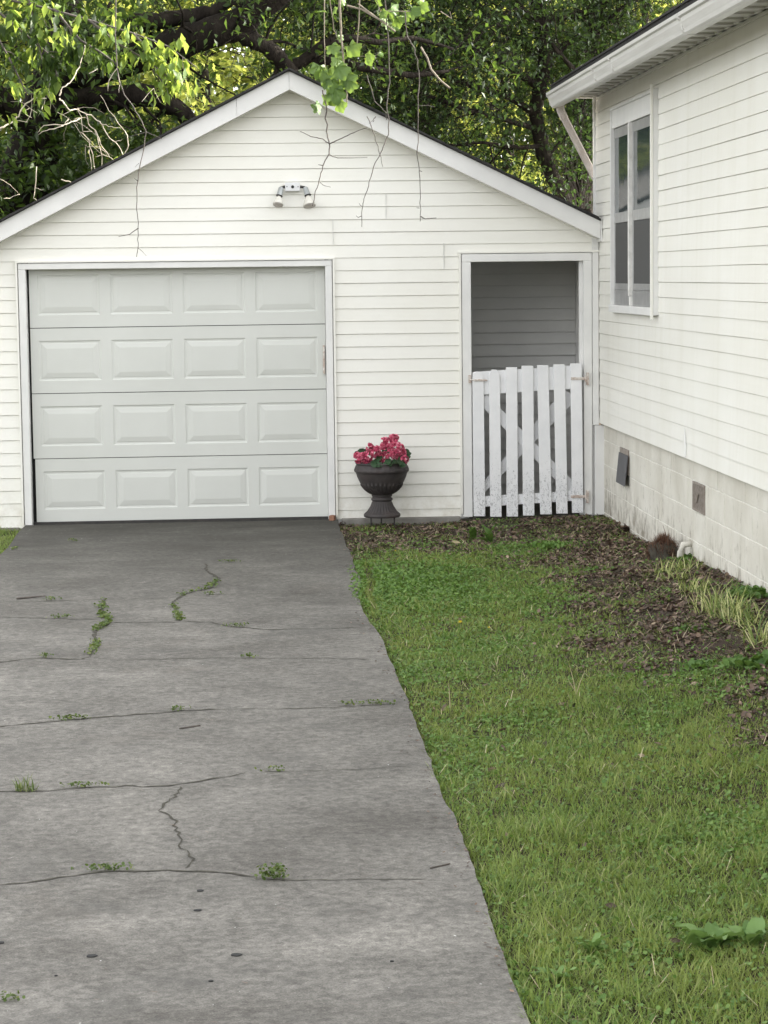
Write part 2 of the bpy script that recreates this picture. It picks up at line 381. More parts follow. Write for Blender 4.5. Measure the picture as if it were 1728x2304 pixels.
# cracks: soil-filled openings traced where they run on the slab
S9 = .5425
def c9(pts): return [onZ(x*S9, 1150+y*S9) for x, y in pts]
def c10(pts): return [onZ(x*S9, 1700+y*S9) for x, y in pts]
cracks = [
 (c9([(-80,632),(0,628),(100,615),(180,612),(340,615),(380,600)]), .012),
 (c9([(380,605),(490,620),(640,615),(880,610),(1050,612),(1300,610),(1540,615)]), .006),
 (c9([(430,368),(420,430),(455,462),(390,500),(400,560),(372,600)]), .016),
 (c9([(-80,436),(0,440),(250,447),(410,450)]), .008), (c9([(460,462),(640,462),(860,460),(960,480),(1100,492),(1500,485)]), .009),
 (c9([(-80,384),(0,380),(180,375),(320,370),(560,365),(700,360)]), .007), (c9([(840,348),(1000,345),(1320,342)]), .005),
 (c9([(855,218),(860,250),(910,280),(870,320),(760,345),(715,380),(735,430),(745,455)]), .015),
 (c9([(-90,905),(100,885),(340,862),(600,842),(740,830),(960,822)]), .011), (c9([(960,822),(1200,822),(1450,812),(1650,800)]), .006),
 (c9([(-60,246),(90,245)]), .008), (c9([(810,245),(1000,236),(1240,232)]), .004),
 (c10([(-90,150),(0,150),(200,148),(350,135),(480,130),(700,128),(820,108),(960,85),(1030,70)]), .0085),
 (c10([(1080,68),(1200,68),(1450,60),(1710,45)]), .0045),
 (c10([(745,130),(740,155),(695,190),(660,220),(720,265),(745,340),(750,375),(800,430),(770,470)]), .006),
 (c10([(-90,552),(150,522),(300,500),(420,482),(600,480),(780,480),(960,490),(1080,510)]), .009),
 (c10([(1080,512),(1200,520),(1400,515),(1780,515)]), .0045),
]
for pts, wd in cracks:
    fine = []
    for i in range(len(pts)-1):
        L = (pts[i+1]-pts[i]).length; k = max(2, int(L/.035))
        d = (pts[i+1]-pts[i]).normalized(); pn = Vector((-d.y, d.x, 0))
        for j in range(k):
            p = pts[i].lerp(pts[i+1], j/k); fine.append((p+pn*random.gauss(0, .006), pn))
    fine.append((pts[-1], pn))
    b = MB()
    for i, (p, pn) in enumerate(fine):
        q = wd*(.35+1.0*random.random())*.72
        if i in (0, len(fine)-1): q *= .2
        b.v += [tuple(p+pn*q+Vector((0, 0, .0025))), tuple(p-pn*q+Vector((0, 0, .0025)))]
    b.f = [(2*i, 2*i+1, 2*i+3, 2*i+2) for i in range(len(fine)-1)]
    b.build('crack', M['crack'], drive)
for (cx, cy, r) in [(q[0], q[1], q[2]*.62) for q in [(380, 833, .027), (980, 828, .028), (820, 643, .021), (830, 562, .02), (875, 937, .012), (2, 778, .02), (232, 915, .008), (1625, 855, .01)]]:
    p = c10([(cx, cy)])[0]; b = MB()
    pts = [(p.x+r*math.cos(t)*random.uniform(.85, 1.1), p.y+r*.9*math.sin(t)*random.uniform(.85, 1.1)) for t in np.linspace(0, 6.28, 14)[:-1]]
    b.prism(pts, 2, .0008, .003); b.build('hole', M['dark'], drive)

# ------------------------------------------------------------------ siding
def siding(b, org, U, N, zb, ztop, h, bands, lip=.0090, warp=0.0, du=.45):
    """bands: list of (z0,z1,fn(z)->(u0,u1)); courses of lapped vinyl inside each band"""
    org, U, N = Vector(org), Vector(U), Vector(N)
    k0 = 0; z = zb
    while z < ztop-1e-4:
        zt = min(z+h, ztop)
        for (a, c, fn) in bands:
            lo, hi = max(z, a), min(zt, c)
            if hi-lo < 1e-3: continue
            rows = []
            if abs(lo-z) < 1e-6: rows += [(lo, -.001), (lo, lip-.001), (lo+.0012, lip), ]
            else: rows += [(lo, lip*(1-(lo-z)/h))]
            mid = z+h*.5
            if lo+.002 < mid < hi: rows.append((mid, lip*.52))
            if abs(hi-zt) < 1e-6 and hi-lo > .012: rows += [(hi-.004, .0012), (hi-.0001, -.0015)]
            else: rows += [(hi, lip*(1-(hi-z)/h))]
            u0a, u1a = fn(lo); u0b, u1b = fn(hi)
            if u1a-u0a < .01: continue
            nu = max(1, int((u1a-u0a)/du)); base = len(b.v)
            for (zz, off) in rows:
                t = (zz-lo)/(hi-lo); ua = u0a+(u0b-u0a)*t; ub = u1a+(u1b-u1a)*t
                if ub < ua: ua = ub = (ua+ub)/2
                for i in range(nu+1):
                    u = ua+(ub-ua)*i/nu
                    wv = (float(vnoise(u*1.1, z*7, 0))-.5)*warp
                    wz = (float(vnoise(u*.9, z*9, 4))-.5)*warp*.9
                    b.v.append(tuple(org+U*u+N*(off+wv)+Vector((0, 0, zz+wz))))
            for r in range(len(rows)-1):
                for i in range(nu):
                    p = base+r*(nu+1)+i; b.f.append((p, p+1, p+nu+2, p+nu+1))
        z += h
# ------------------------------------------------------------------ garage
GL, GR = -2.25, 2.972                   # facade ends
AX, AZ, SLL, SRR = .403, 3.702, .507, .4845
gar = empty('garage', (.4, 0, 0), 'white vinyl sided gable garage with one panelled door and black shingle edge', 'garage')
def rl(z, d=.05): return max(GL, AX-(AZ-d-z)/SLL)
def rr(z, d=.05): return min(GR-.055, AX+(AZ-d-z)/SRR)
b = MB(); TOP = 3.63
bands = [(-.05, 2.175, lambda z: (GL+.05, -1.868)), (-.05, 2.185, lambda z: (.75, 1.803)),
         (2.175, 2.185, lambda z: (GL+.05, -1.868)), (2.19, 2.22, lambda z: (GL+.05, 1.80)),
         (2.22, TOP, lambda z: (max(rl(z), GL+.05), rr(z)))]
bands[1] = (-.0, 2.19, lambda z: (.752, 1.803)); bands[2] = (2.175, 2.19, lambda z: (GL+.05, .752))
siding(b, (0, 0, 0), (1, 0, 0), (0, -1, 0), .075-.1055*1, TOP, .1055, bands, warp=.003)
b.build('wall', M['vinyl'], gar)
# backing wall and the other three walls of the garage body
b = MB()
b.box(GL+.01, -1.83, .006, .10, -.05, 2.2); b.box(.715, 1.87, .006, .10, -.05, 2.2); b.box(2.86, GR-.004, .006, .10, -.05, 2.2)
b.prism([(GL+.01, 2.2), (GR-.004, 2.2), (GR-.004, 2.36), (AX, 3.60), (GL+.01, 2.26)], 1, .006, .10)
b.box(GL+.01, GL+.11, .1, 6.3, -.05, 2.3); b.box(GR-.1, GR-.004, 1.5, 6.3, -.05, 2.36)
b.prism([(GL+.01, -.05), (GR-.004, -.05), (GR-.004, 2.36), (AX, 3.60), (GL+.01, 2.26)], 1, 6.3, 6.4)
b.box(1.62, 1.70, .1, 6.3, -.05, 3.0)
b.build('wall_framing', M['inner'], gar)
# passage behind the gate: sided back wall, ceiling, floor
b = MB()
siding(b, (0, 1.45, 0), (1, 0, 0), (0, -1, 0), -.07, 2.355, .1055, [(-.05, 2.355, lambda z: (1.70, 2.985))], lip=.032)
b.box(1.701, 3.12, 1.456, 1.498, -.05, 2.358); b.box(3.09, 3.12, .19, 1.455, -.05, 2.357)
b.build('passage_wall', M['inner'], gar)
b = MB(); b.box(2.986, 3.088, 1.405, 1.45, -.03, 2.35); b.build('passage_trim', M['trim'], gar)
b = MB(); b.box(1.70, 2.96, .102, 1.5, 2.36, 2.40); b.box(2.9605, 3.13, .19, 1.5, 2.3605, 2.40); b.build('passage_ceiling', M['inner'], gar)
b = MB(); b.box(1.70, 3.09, -.02, 1.45, -.12, -.012); b.build('passage_floor', M['crack'], gar)
# corner posts
for q in ((2.918, GR, .76, 2.345), (GL, GL+.055, .0, 2.25)):
    b = MB(); b.box(q[0], q[1], -.024, .006, q[2], q[3]); b.build('corner_trim', M['trim'], gar, bevel=.004)
b = MB(); b.box(2.934, 3.035, -.034, .004, .0, .757); b.build('corner_board', M['fascia'], gar, bevel=.004)
# head moulding line over both openings
b = MB(); b.box(1.79, GR+.004, -.032, -.002, 2.208, 2.226); b.build('head_moulding', M['vinyl'], gar, bevel=.003)
# seams where vinyl panels overlap
for (px, y0, y1) in [(868, 436, 492), (749, 494, 551), (998, 547, 605)]:
    a = onY(px, y0, -.014); c = onY(px, y1, -.014); b = MB(); b.box(a.x-.0015, a.x+.0015, -.0165, -.004, c.z, a.z); b.build('panel_seam', M['inner'], gar)
# roof and rakes
def slope_piece(xa, za, xb, zb, thick, y0, y1):
    return [(xa, za), (xb, zb), (xb, zb+thick), (xa, za+thick)]
XL = GL-.22
zl = AZ-SLL*(AX-XL); zr = AZ-SRR*(2.962-AX)
b = MB()
b.prism([(XL-.02, zl-.005), (AX, AZ+.002), (AX, AZ+.026), (XL-.02, zl+.014)], 1, -.235, 6.6)
b.prism([(AX, AZ+.002), (2.960, zr+.002), (2.960, zr+.018), (AX, AZ+.026)], 1, -.235, 6.6)
random.seed(3)
for s in range(26):                       # curled shingle tabs along the rake edges
    t = s/26; x = AX-(AX-XL)*t; z = AZ-SLL*(AX-x)+.010-.004*t
    b.prism([(x-.11, z-SLL*.11), (x, z), (x, z+.012+random.random()*.008), (x-.11, z-SLL*.11+.008+random.random()*.012)], 1, -.25, .1)
    x = AX+(2.94-AX)*t; z = AZ-SRR*(x-AX)+.010-.002*t
    if x+.1 < 2.96: b.prism([(x, z), (x+.1, z-SRR*.1), (x+.1, z-SRR*.1+.010+random.random()*.012), (x, z+.010+random.random()*.008)], 1, -.25, .1)
b.build('roof', M['shingle'], gar)
def ends(p, q, hgt): return [(p[0], p[1]), (q[0], q[1]), (q[0], q[1]-hgt), (p[0], p[1]-hgt)]
sx0 = onY(532, 228, -.2).x
b = MB(); b.prism(ends((XL, zl), (sx0-.001, AZ-SLL*(AX-sx0)), .148), 1, -.205, -.185); b.build('rake_board', M['fascia'], gar)
b = MB(); b.prism(ends((sx0+.001, AZ-SLL*(AX-sx0)), (AX-.001, AZ), .148), 1, -.206, -.185); b.build('rake_board', M['fascia'], gar)
b = MB(); b.prism(ends((AX+.001, AZ), (2.958, zr), .146), 1, -.206, -.185); b.build('rake_board', M['fascia'], gar)
b = MB()
b.prism(ends((XL, zl-.148+.02), (AX, AZ-.148+.02), .018), 1, -.184, .0); b.build('rake_soffit', M['vinyl'], gar); b = MB(); b.prism(ends((AX+.001, AZ-.146+.02), (2.95, zr-.146+.02), .018), 1, -.184, .0)
b.build('rake_soffit', M['vinyl'], gar)
b = MB(); b.box(2.961, 2.975, -.21, .02, zr-.17, zr+.012); b.build('rake_return', M['trim'], gar, bevel=.003)
# concrete footing under the wall
b = MB(); b.box(.79, 1.79, -.075, .004, -.1, .008); b.build('footing', M['curb'], gar, bevel=.006)
b = MB(); b.box(GL, -1.9, -.03, .004, -.1, -.02); b.build('footing', M['curb'], gar)
# door casing
fr = MB()
fr.box(-1.852, -1.792, -.026, .20, -.02, 2.118); fr.box(.682, .738, -.026, .20, -.0, 2.118); fr.box(-1.852, .738, -.0265, .20, 2.118, 2.168)
fro = fr.build('door_frame', M['trim'], gar, bevel=.004)
b = MB(); b.box(-1.874, -1.858, -.036, -.002, -.03, 2.187); b.box(.744, .760, -.036, -.002, .02, 2.187); b.box(-1.8575, .7435, -.0365, -.002, 2.173, 2.187)
b.build('edge_channel', M['vinyl'], fro)
# sectional garage door
def door_section(b, x0, x1, z0, z1, y, cols=4):
    mx = .066; gap = .088; pw = (x1-x0-2*mx-gap*(cols-1))/cols; ph0, ph1 = z0+.103, z1-.103
    xs = [x0]; zs = [z0, ph0, ph1, z1]
    for i in range(cols): xs += [x0+mx+i*(pw+gap), x0+mx+i*(pw+gap)+pw]
    xs.append(x1)
    for i in range(len(xs)-1):
        for j in range(3):
            if j == 1 and i % 2 == 1:
                rings = [(0, 0), (.009, .006), (.022, .007), (.026, .004), (.062, -.002), (.066, -.0025)]; pv = None
                for ins, dep in rings:
                    A, B, C, D = xs[i]+ins, xs[i+1]-ins, zs[j]+ins, zs[j+1]-ins
                    cur = len(b.v); b.v += [(A, y+dep, C), (B, y+dep, C), (B, y+dep, D), (A, y+dep, D)]
                    if pv is not None: b.f += [(pv+k, pv+(k+1) % 4, cur+(k+1) % 4, cur+k) for k in range(4)]
                    pv = cur
                b.f.append((pv, pv+1, pv+2, pv+3))
            else:
                c = len(b.v); b.v += [(xs[i], y, zs[j]), (xs[i+1], y, zs[j]), (xs[i+1], y, zs[j+1]), (xs[i], y, zs[j+1])]; b.f.append((c, c+1, c+2, c+3))
    # section edges
    b.box(x0, x1, y+.012, y+.04, z0+.001, z1-.001)
    for za, zb_ in ((z0, z0), (z1, z1)):
        c = len(b.v); b.v += [(x0, y, za), (x1, y, za), (x1, y+.03, za), (x0, y+.03, za)]; b.f.append((c, c+1, c+2, c+3))
dz = [.012, .545, 1.09, 1.635, 2.18]
gd = empty('garage_door', (-.55, .09, .01)); gd.parent = gar; gd.location = Vector((-.55, .09, .01))-gar.location
gdm = MB()
for i in range(4):
    b = MB(); b2y = .085
    door_section(b, -1.775+.012*(0 if i else 1), .680, dz[i]+.003, dz[i+1]-.003, b2y)
    # the door hangs a touch out of square
    b.v = [(x, y, z+(.006*(x+.5)*.3)) for x, y, z in b.v]
    b.build('door_section', M['door'], gd)
bpy.data.objects.remove(gd) if False else None
b = MB(); b.box(-1.79, .682, .07, .12, -.012, .012); b.build('bottom_seal', M['iron'], gd)
b = MB(); b.box(.655, .672, .058, .084, 1.22, 1.46); b.build('handle', M['rusty'], gd, bevel=.003)
b = MB(); b.box(-1.9, .72, .13, .16, 0, 2.3); b.build('door_backing', M['dark'], gd)
# gate opening frame
b = MB()
b.box(1.820, 1.897, -.03, .10, .0, 2.138); b.box(2.842, 2.914, -.03, .10, .0, 2.138); b.box(1.820, 2.914, -.0305, .10, 2.138, 2.203)
go = b.build('passage_frame', M['trim'], gar, bevel=.005)
b = MB(); b.box(1.797, 1.814, -.036, -.002, .03, 2.207); b.build('edge_channel', M['vinyl'], go)
b = MB(); b.box(2.812, 2.8415, .02, .05, .0, 2.137); b.build('door_stop', M['trim'], go)

# ------------------------------------------------------------------ picket gate
gate = empty('picket_gate', (2.37, -.04, 0), 'white seven picket gate with X brace and mildew specks in the passage opening', 'gate')
S6 = 360/1659
def g6(x, y, d=-.05): return onY(1040+x*S6, 800+y*S6, d)
pk = [(105,220,165,118,238,1665,1),(275,388,145,290,407,1670,1),(452,568,120,460,577,1668,0),(615,735,105,630,747,1658,0),
      (775,892,98,808,928,1645,0),(945,1062,90,975,1092,1638,0),(1120,1235,80,1138,1255,1630,0)]
for (l, r, t, bl, br_, bt, dog) in pk:
    A, B, C, D = g6(l, t), g6(r, t), g6(br_, bt), g6(bl, bt); b = MB()
    if dog: pts = [(D.x, D.z), (C.x, C.z), (B.x, B.z-.045), (B.x-.026, B.z), (A.x+.026, A.z), (A.x, A.z-.045)]
    else: pts = [(D.x, D.z), (C.x, C.z), (B.x, B.z), (A.x, A.z)]
    b.prism(pts, 1, -.062, -.044); b.build('picket', M['picket'], gate, bevel=.002)
def plank(name, P, y0, y1, par=gate, mat='picket'):
    b = MB(); b.prism([(p.x, p.z) for p in P], 1, y0, y1); return b.build(name, M[mat], par, bevel=.002)
plank('rail', [g6(112, 412), g6(1232, 338), g6(1228, 98), g6(110, 172)], -.0435, -.024)
plank('rail', [g6(125, 1575), g6(1250, 1500), g6(1250, 1398), g6(125, 1465)], -.0435, -.024)
plank('brace', [g6(150, 470), g6(1095, 1415), g6(1240, 1390), g6(260, 408)], -.0235, -.008)
plank('brace', [g6(150, 1400), g6(205, 1458), g6(1195, 455), g6(1070, 350)], -.0075, .008)
for yy in (238, 1460):
    b = MB(); p = g6(1185, yy); q = g6(1290, yy)
    b.box(p.x-.05, q.x-.012, -.068, -.0625, p.z-.011, p.z+.011); b.box(q.x-.002, q.x+.016, -.062, -.031, q.z-.055, q.z+.05); b.tube([(q.x-.008, -.064, q.z-.03), (q.x-.008, -.064, q.z+.03)], .007)
    for k in range(3): b.tube([(p.x-.035+k*.03, -.071, p.z), (p.x-.035+k*.03, -.066, p.z)], .004)
    b.build('hinge', M['rusty'], gate)
b = MB(); p = g6(80, 240); b.box(p.x-.012, p.x+.012, -.05, -.031, p.z-.035, p.z+.03); b.tube([(p.x, -.055, p.z-.01), (p.x+.05, -.068, p.z-.012), (p.x+.145, -.067, p.z-.014)], .006)
b.box(p.x+.03, p.x+.13, -.069, -.0625, p.z-.022, p.z-.004); b.build('latch', M['rusty'], gate)

# ------------------------------------------------------------------ house
HX = 2.97; HC = .17; HY = -15.0
ho = empty('house', (HX, 0, 0), 'long white vinyl sided house wall with gutter, window and pale block foundation', 'house')
WY0, WY1, WZ0, WZ1 = -.805, -2.79, 1.725, 3.34
b = MB(); uu = lambda y: HC-y
bands = [(.776, WZ0, lambda z: (.0, HC-HY)), (WZ0, WZ1, lambda z: (.0, uu(WY0))), (WZ0, WZ1, lambda z: (uu(WY1), HC-HY)), (WZ1, 3.53, lambda z: (.0, HC-HY))]
siding(b, (HX+.011, HC, 0), (0, -1, 0), (-1, 0, 0), .776, 3.53, .108, bands, lip=.0072, warp=.0035, du=.3)
b.build('wall', M['vinyl_house'], ho)
b = MB()
b.box(HX+.02, 11, HY, HC-.01, .77, 3.53); b.prism([(HX, 3.53), (11, 3.53), (7, 5.25)], 1, HY, HC-.012)
b.build('wall_core', M['vinyl_house'], ho)
b = MB(); b.box(HX-.012, HX+.05, HC-.012, HC+.03, .776, 3.515); b.build('corner_trim', M['trim'], ho, bevel=.004)
# rippled patch of light vinyl damage near the bottom: a pale crease
b = MB(); p = onX(1541, 962, HX-.004); q = onX(1543, 1028, HX-.004)
b.tube([(HX-.006, p.y, p.z), (HX-.001, (p.y+q.y)/2+.015, (p.z+q.z)/2), (HX-.006, q.y, q.z)], [.002, .010, .004], 6); b.build('crease', M['trim'], ho)
# foundation blocks
FX = 3.012
b = MB(); b.box(FX+.004, 10.9, HY, HC-.02, -.3, .775); fnd = b.build('foundation', M['mortar'], ho)
b = MB(); zc = [-.185, .02, .225, .43, .635, .84]
VENTS = [(-.91, -1.31), (-3.93, -4.335)]
random.seed(5)
for r in range(5):
    y = HC-.03-(0 if r % 2 else .2); first = True
    y0 = HC-.03
    while y0 > HY:
        ln = (.2 if (first and r % 2) else .406); first = False; y1 = y0-ln
        z0, z1 = zc[r]+.004, min(zc[r+1]-.004, .774)
        if not (r == 3 and any(y0 > v1+.06 and y1 < v0-.06 for v0, v1 in VENTS)):
            d = random.uniform(-.0015, .0015)
            b.box(FX+d, FX+.02, y1+.004, y0-.004, z0, z1)
        y0 = y1
# fill beside the vents
for v0, v1 in VENTS:
    k = 0
    y0 = HC-.03; first = True
    while y0 > HY:
        ln = .2 if first else .406; first = False; y1 = y0-ln
        if y0 > v1+.06 and y1 < v0-.06:
            if y0 > v0+.004: b.box(FX, FX+.02, v0, y0-.004, zc[3]+.004, zc[4]-.004)
            if y1 < v1-.004: b.box(FX, FX+.02, y1+.004, v1, zc[3]+.004, zc[4]-.004)
        y0 = y1
b.build('block_face', M['block'], fnd, bevel=.003)
# vents
v0, v1 = VENTS[0]
b = MB(); b.box(FX-.010, FX+.0, v1, v0, .44, .640)
vo = b.build('vent', M['rust_grille'], ho)
b = MB(); b.prism([(FX-.045, .358), (FX-.037, .358), (FX-.012, .60), (FX-.020, .60)], 1, -1.345, -.925); b.build('vent_cover', M['vent_cover'], vo, bevel=.002)
v0, v1 = VENTS[1]
b = MB(); b.box(FX+.0015, FX+.0038, v1, v0, .435, .63); vo = b.build('vent', M['dark'], ho)
b = MB()
for i in range(12): yy = v1+.02+i*(v0-v1-.04)/11; b.box(FX-.005, FX+.001, yy-.007, yy+.007, .446, .620)
for i in range(5): zz = .455+i*.04; b.box(FX-.002, FX+.0012, v1+.01, v0-.01, zz-.003, zz+.003)
b.box(FX-.008, FX+.0013, v1, v1+.014, .436, .63); b.box(FX-.008, FX+.0013, v0-.014, v0, .436, .63); b.box(FX-.008, FX+.0013, v1+.0145, v0-.0145, .436, .448); b.box(FX-.008, FX+.0013, v1+.0145, v0-.0145, .618, .63)
b.tube([(FX-.012, -4.10, .50), (FX-.012, -4.15, .56)], .006, 6); b.build('grille', M['rust_grille'], vo)
# soffit, fascia, gutter, roof
EO = .30
b = MB()
y = EO
while y > HY:
    b.box(2.70, HX+.02, y-.14, y-.002, 3.500, 3.532); b.box(2.70, HX+.02, y-.28, y-.14, 3.524, 3.531); y -= .28
sof = b.build('soffit', M['soffit'], ho, bevel=.002)
b = MB(); b.box(HX-.016, HX+.02, HY, HC, 3.500, 3.519); b.build('frieze_strip', M['trim'], ho, bevel=.003)
b = MB(); b.box(2.685, 2.70, HY, EO, 3.50, 3.60); b.build('fascia', M['fascia'], ho)
gp = [(2.682, 3.555), (2.682, 3.424), (2.632, 3.424), (2.620, 3.434), (2.614, 3.458), (2.596, 3.496), (2.594, 3.520), (2.579, 3.528), (2.577, 3.549), (2.590, 3.552), (2.590, 3.546), (2.584, 3.542), (2.598, 3.526), (2.608, 3.503), (2.616, 3.455), (2.638, 3.430), (2.676, 3.430), (2.676, 3.555)]
b = MB()
yy = EO; random.seed(11)
while yy > HY:
    b.prism(gp, 1, max(yy-3.05, HY), yy-.002); yy -= 3.05
b.prism([(2.683, 3.554), (2.683, 3.423), (2.633, 3.423), (2.608, 3.452), (2.600, 3.500), (2.581, 3.520), (2.577, 3.548)], 1, EO, EO+.004)
gut = b.build('gutter', M['gutter'], ho)
for yy in (-2.2, -3.0, -5.6):
    b = MB(); b.prism([(2.682, 3.421), (2.632, 3.421), (2.606, 3.451), (2.598, 3.500), (2.579, 3.520), (2.575, 3.548), (2.590, 3.554), (2.602, 3.552), (2.61, 3.50), (2.64, 3.432), (2.679, 3.432)], 1, yy-.05, yy)
    b.build('gutter_joint', M['gutter'], gut)
b = MB(); sl_ = (5.32-3.57)/(7-2.62)
b.prism([(2.62, 3.565), (7.0, 5.32), (11.4, 3.565), (11.4, 3.595), (7, 5.36), (2.615, 3.60)], 1, HY-.3, EO+.02)
random.seed(9)
for s in range(60):
    y1 = EO+.02-s*.26; b.prism([(2.603, 3.598), (2.75, 3.6555), (2.75, 3.665), (2.60, 3.607+random.random()*.006)], 1, y1-.24, y1)
b.build('roof', M['shingle'], ho)
# downspout with ribbed faces
b = MB()
def duct(b, pts, hw=.030, hd=.024, y=.20):
    for i in range(len(pts)-1):
        p, q = Vector(pts[i]), Vector(pts[i+1]); d = (q-p).normalized(); nrm = Vector((d.y, -d.x))
        prof = []
        k = 9
        for j in range(k): prof.append((-hw+2*hw*j/(k-1), -hd-(.0025 if j % 2 else 0)))
        prof += [(hw, hd), (-hw, hd)]
        vs = []
        for e in (p-d*.004, q+d*.004):
            for (s_, t_) in prof: vs.append((e.x+nrm.x*s_, y+t_, e.y+nrm.y*s_))
        n = len(prof)
        b.add(vs, [tuple(range(n)), tuple(range(2*n-1, n-1, -1))]+[(i2, i2+n, (i2+1) % n+n, (i2+1) % n) for i2 in range(n)])
duct(b, [(2.685, 3.46), (2.692, 3.40), (2.722, 3.335)], .031, .025, .235)
duct(b, [(2.715, 3.35), (2.985, 2.83)], .028, .023, .235)
duct(b, [(2.975, 2.85), (3.02, 2.78), (3.02, .2)], .028, .023, .2351)
b.build('downspout', M['downspout'], ho)
# window
win = empty('window', (HX, -1.8, WZ0)); win.parent = ho; win.location = Vector((HX, -1.8, WZ0))-ho.location
X0 = HX+.0
b = MB()
b.box(X0-.030, X0+.03, WY1, WY1+.045, WZ0, WZ1); b.box(X0-.026, X0+.03, WY0-.03, WY0, WZ0, WZ1)
b.box(X0-.028, X0+.03, WY1+.045, WY0-.03, WZ1-.022, WZ1)
b.box(X0-.012, X0+.03, WY1+.045, WY0-.03, WZ1-.165, WZ1-.022)
b.build('frame', M['trim'], win, bevel=.003)
b = MB(); b.box(X0-.040, X0+.03, WY1+.046, WY0-.0, WZ0-.004, WZ0+.055); b.build('sill', M['trim'], win, bevel=.004)
b = MB(); b.box(X0-.050, X0-.031, WY1-.004, WY1+.02, WZ0-.03, WZ1+.03); b.build('edge_channel', M['vinyl'], win, bevel=.002)
for (p, q) in ((WY0-.03, -1.655), (-1.705, -2.62)):
    z0, z1, zm = WZ0+.175, WZ1-.17, 2.462
    b = MB(); e = .038
    b.box(X0+.004, X0+.03, p-e, p, z0, z1); b.box(X0+.004, X0+.03, q, q+e, z0, z1)
    b.box(X0+.003, X0+.03, q+e, p-e, z1-.075, z1); b.box(X0+.0, X0+.03, q+e, p-e, zm-.035, zm+.045); b.box(X0+.003, X0+.03, q+e, p-e, z0, z0+.05)
    sa = b.build('sash', M['sash'], win, bevel=.002)
    b = MB(); b.box(X0+.008, X0+.014, q+e, p-e, zm+.045, z1-.075); b.build('pane', M['glass'], sa)
    b = MB(); b.box(X0+.007, X0+.009, q+e, p-e, z0+.05, zm-.035); b.build('screen', M['screen'], sa)
    b = MB(); b.box(X0+.001, X0+.03, q+.01, p-.01, WZ0+.058, z0-.002); b.build('bottom_panel', M['sash'], win)
ym, yb = -1.68, -2.62
b = MB(); b.box(X0-.026, X0+.02, ym-.022, ym+.022, WZ0+.13, WZ1-.17); b.box(X0-.018, X0+.02, ym-.018, ym+.018, WZ0+.056, WZ0+.128); b.build('mullion', M['sash_white'], win, bevel=.005)
b = MB(); b.box(X0-.024, X0+.004, yb-.052, yb-.004, WZ0+.12, WZ1-.17); b.build('stile', M['sash_white'], win, bevel=.005)
b = MB(); b.box(X0+.003, X0+.03, -2.744, yb-.053, WZ0+.056, WZ1-.166); b.build('jamb', M['sash'], win)
b = MB(); b.box(X0+.031, X0+.06, WY1, WY0, WZ0, WZ1); b.build('window_backing', M['dark'], win)

# ------------------------------------------------------------------ floodlight
fl = empty('flood_light', onY(658, 421, -.03), 'twin grey flood light with white bulbs mounted high in the garage gable', 'outdoor light')
S8 = 180/1659
def g8(x, y, d): return onY(580+x*S8, 380+y*S8, d)
a, c = g8(565, 285, -.06), g8(875, 460, -.06)
b = MB(); b.box(a.x, c.x, -.065, -.008, c.z, a.z); b.build('junction_box', M['plate'], fl, bevel=.005)
b = MB(); p = g8(722, 372, -.066); b.tube([(p.x, -.064, p.z), (p.x, -.072, p.z)], .0125, 16); b.build('sensor_eye', M['dark'], fl)
for x in (605, 835):
    b = MB(); p = g8(x, 370, -.066); b.tube([(p.x, -.064, p.z), (p.x, -.068, p.z)], .0045, 8); b.build('screw', M['iron'], fl)
for (e, s0, s1, b1, wd, tilt, mt) in [((560, 372), (490, 385), (447, 555), (420, 745), 112, -1, 'bulb'), ((880, 372), (985, 385), (1035, 545), (1072, 770), 135, 1, 'bulb')]:
    E, A, B2, C2 = g8(*e, -.05), g8(*s0, -.06), g8(*s1, -.085), g8(*b1, -.125)
    b = MB(); b.tube([E, E.lerp(A, .6), A+Vector((0, 0, .003))], [.012, .011, .009], 10); b.build('swivel_arm', M['iron'], fl, smooth=True)
    b = MB(); d = (B2-A).normalized(); b.tube([A-d*.008, A, A.lerp(B2, .1), B2, B2+d*.002], [.006, .017, .0215, .025, .026], 18); so_ = b.build('socket', M['lamp_metal'], fl, smooth=True)
    b = MB(); b.tube([B2, B2+d*.006], [.029, .026], 18); b.build('collar', M['iron'], so_)
    d2 = (C2-B2).normalized(); rr_ = wd*S8/270
    b = MB(); b.tube([B2+d2*.004, B2+d2*.015, B2.lerp(C2, .55), C2-d2*.006, C2], [.014, .018, rr_*.72, rr_, rr_*.985], 24); bb = b.build('bulb', M[mt], fl, smooth=True)
    b = MB(); b.tube([C2, C2+d2*.004], [rr_*.86, rr_*.6], 24); b.build('lens', M['lens'], bb, smooth=True)

# ------------------------------------------------------------------ urn and flowers
UC = Vector((onY(859.8, 1160, -.30).x, -.30, .045))
urn = empty('flower_urn', (UC.x, UC.y, 0), 'dark charcoal footed urn planter with fluted foot beside the garage wall', 'urn')
U = .00053
foot = [(.05, .0), (.146, .0), (.152, .006), (.152, .022), (.143, .032), (.130, .040), (.121, .048), (.108, .068), (.094, .092), (.084, .118), (.079, .132)]
fm = lambda i, a: 1+(.030*math.cos(a*28) if 5 <= i <= 9 else 0)
b = MB(); b.lathe(foot+[(.079, .134), (.02, .134)], 168, UC, fm); b.build('foot', M['urn'], urn, smooth=True)
bowl = [(.05, .134), (.082, .135), (.088, .141), (.090, .148), (.087, .155), (.078, .160), (.077, .166), (.083, .172), (.086, .178), (.084, .186), (.096, .192), (.118, .205), (.142, .225), (.160, .246), (.172, .266), (.175, .272), (.176, .276), (.190, .305), (.203, .335), (.211, .362), (.215, .372), (.226, .380), (.228, .392), (.224, .402), (.215, .425), (.208, .435), (.214, .442), (.216, .450), (.210, .455), (.196, .453), (.188, .42), (.02, .415)]
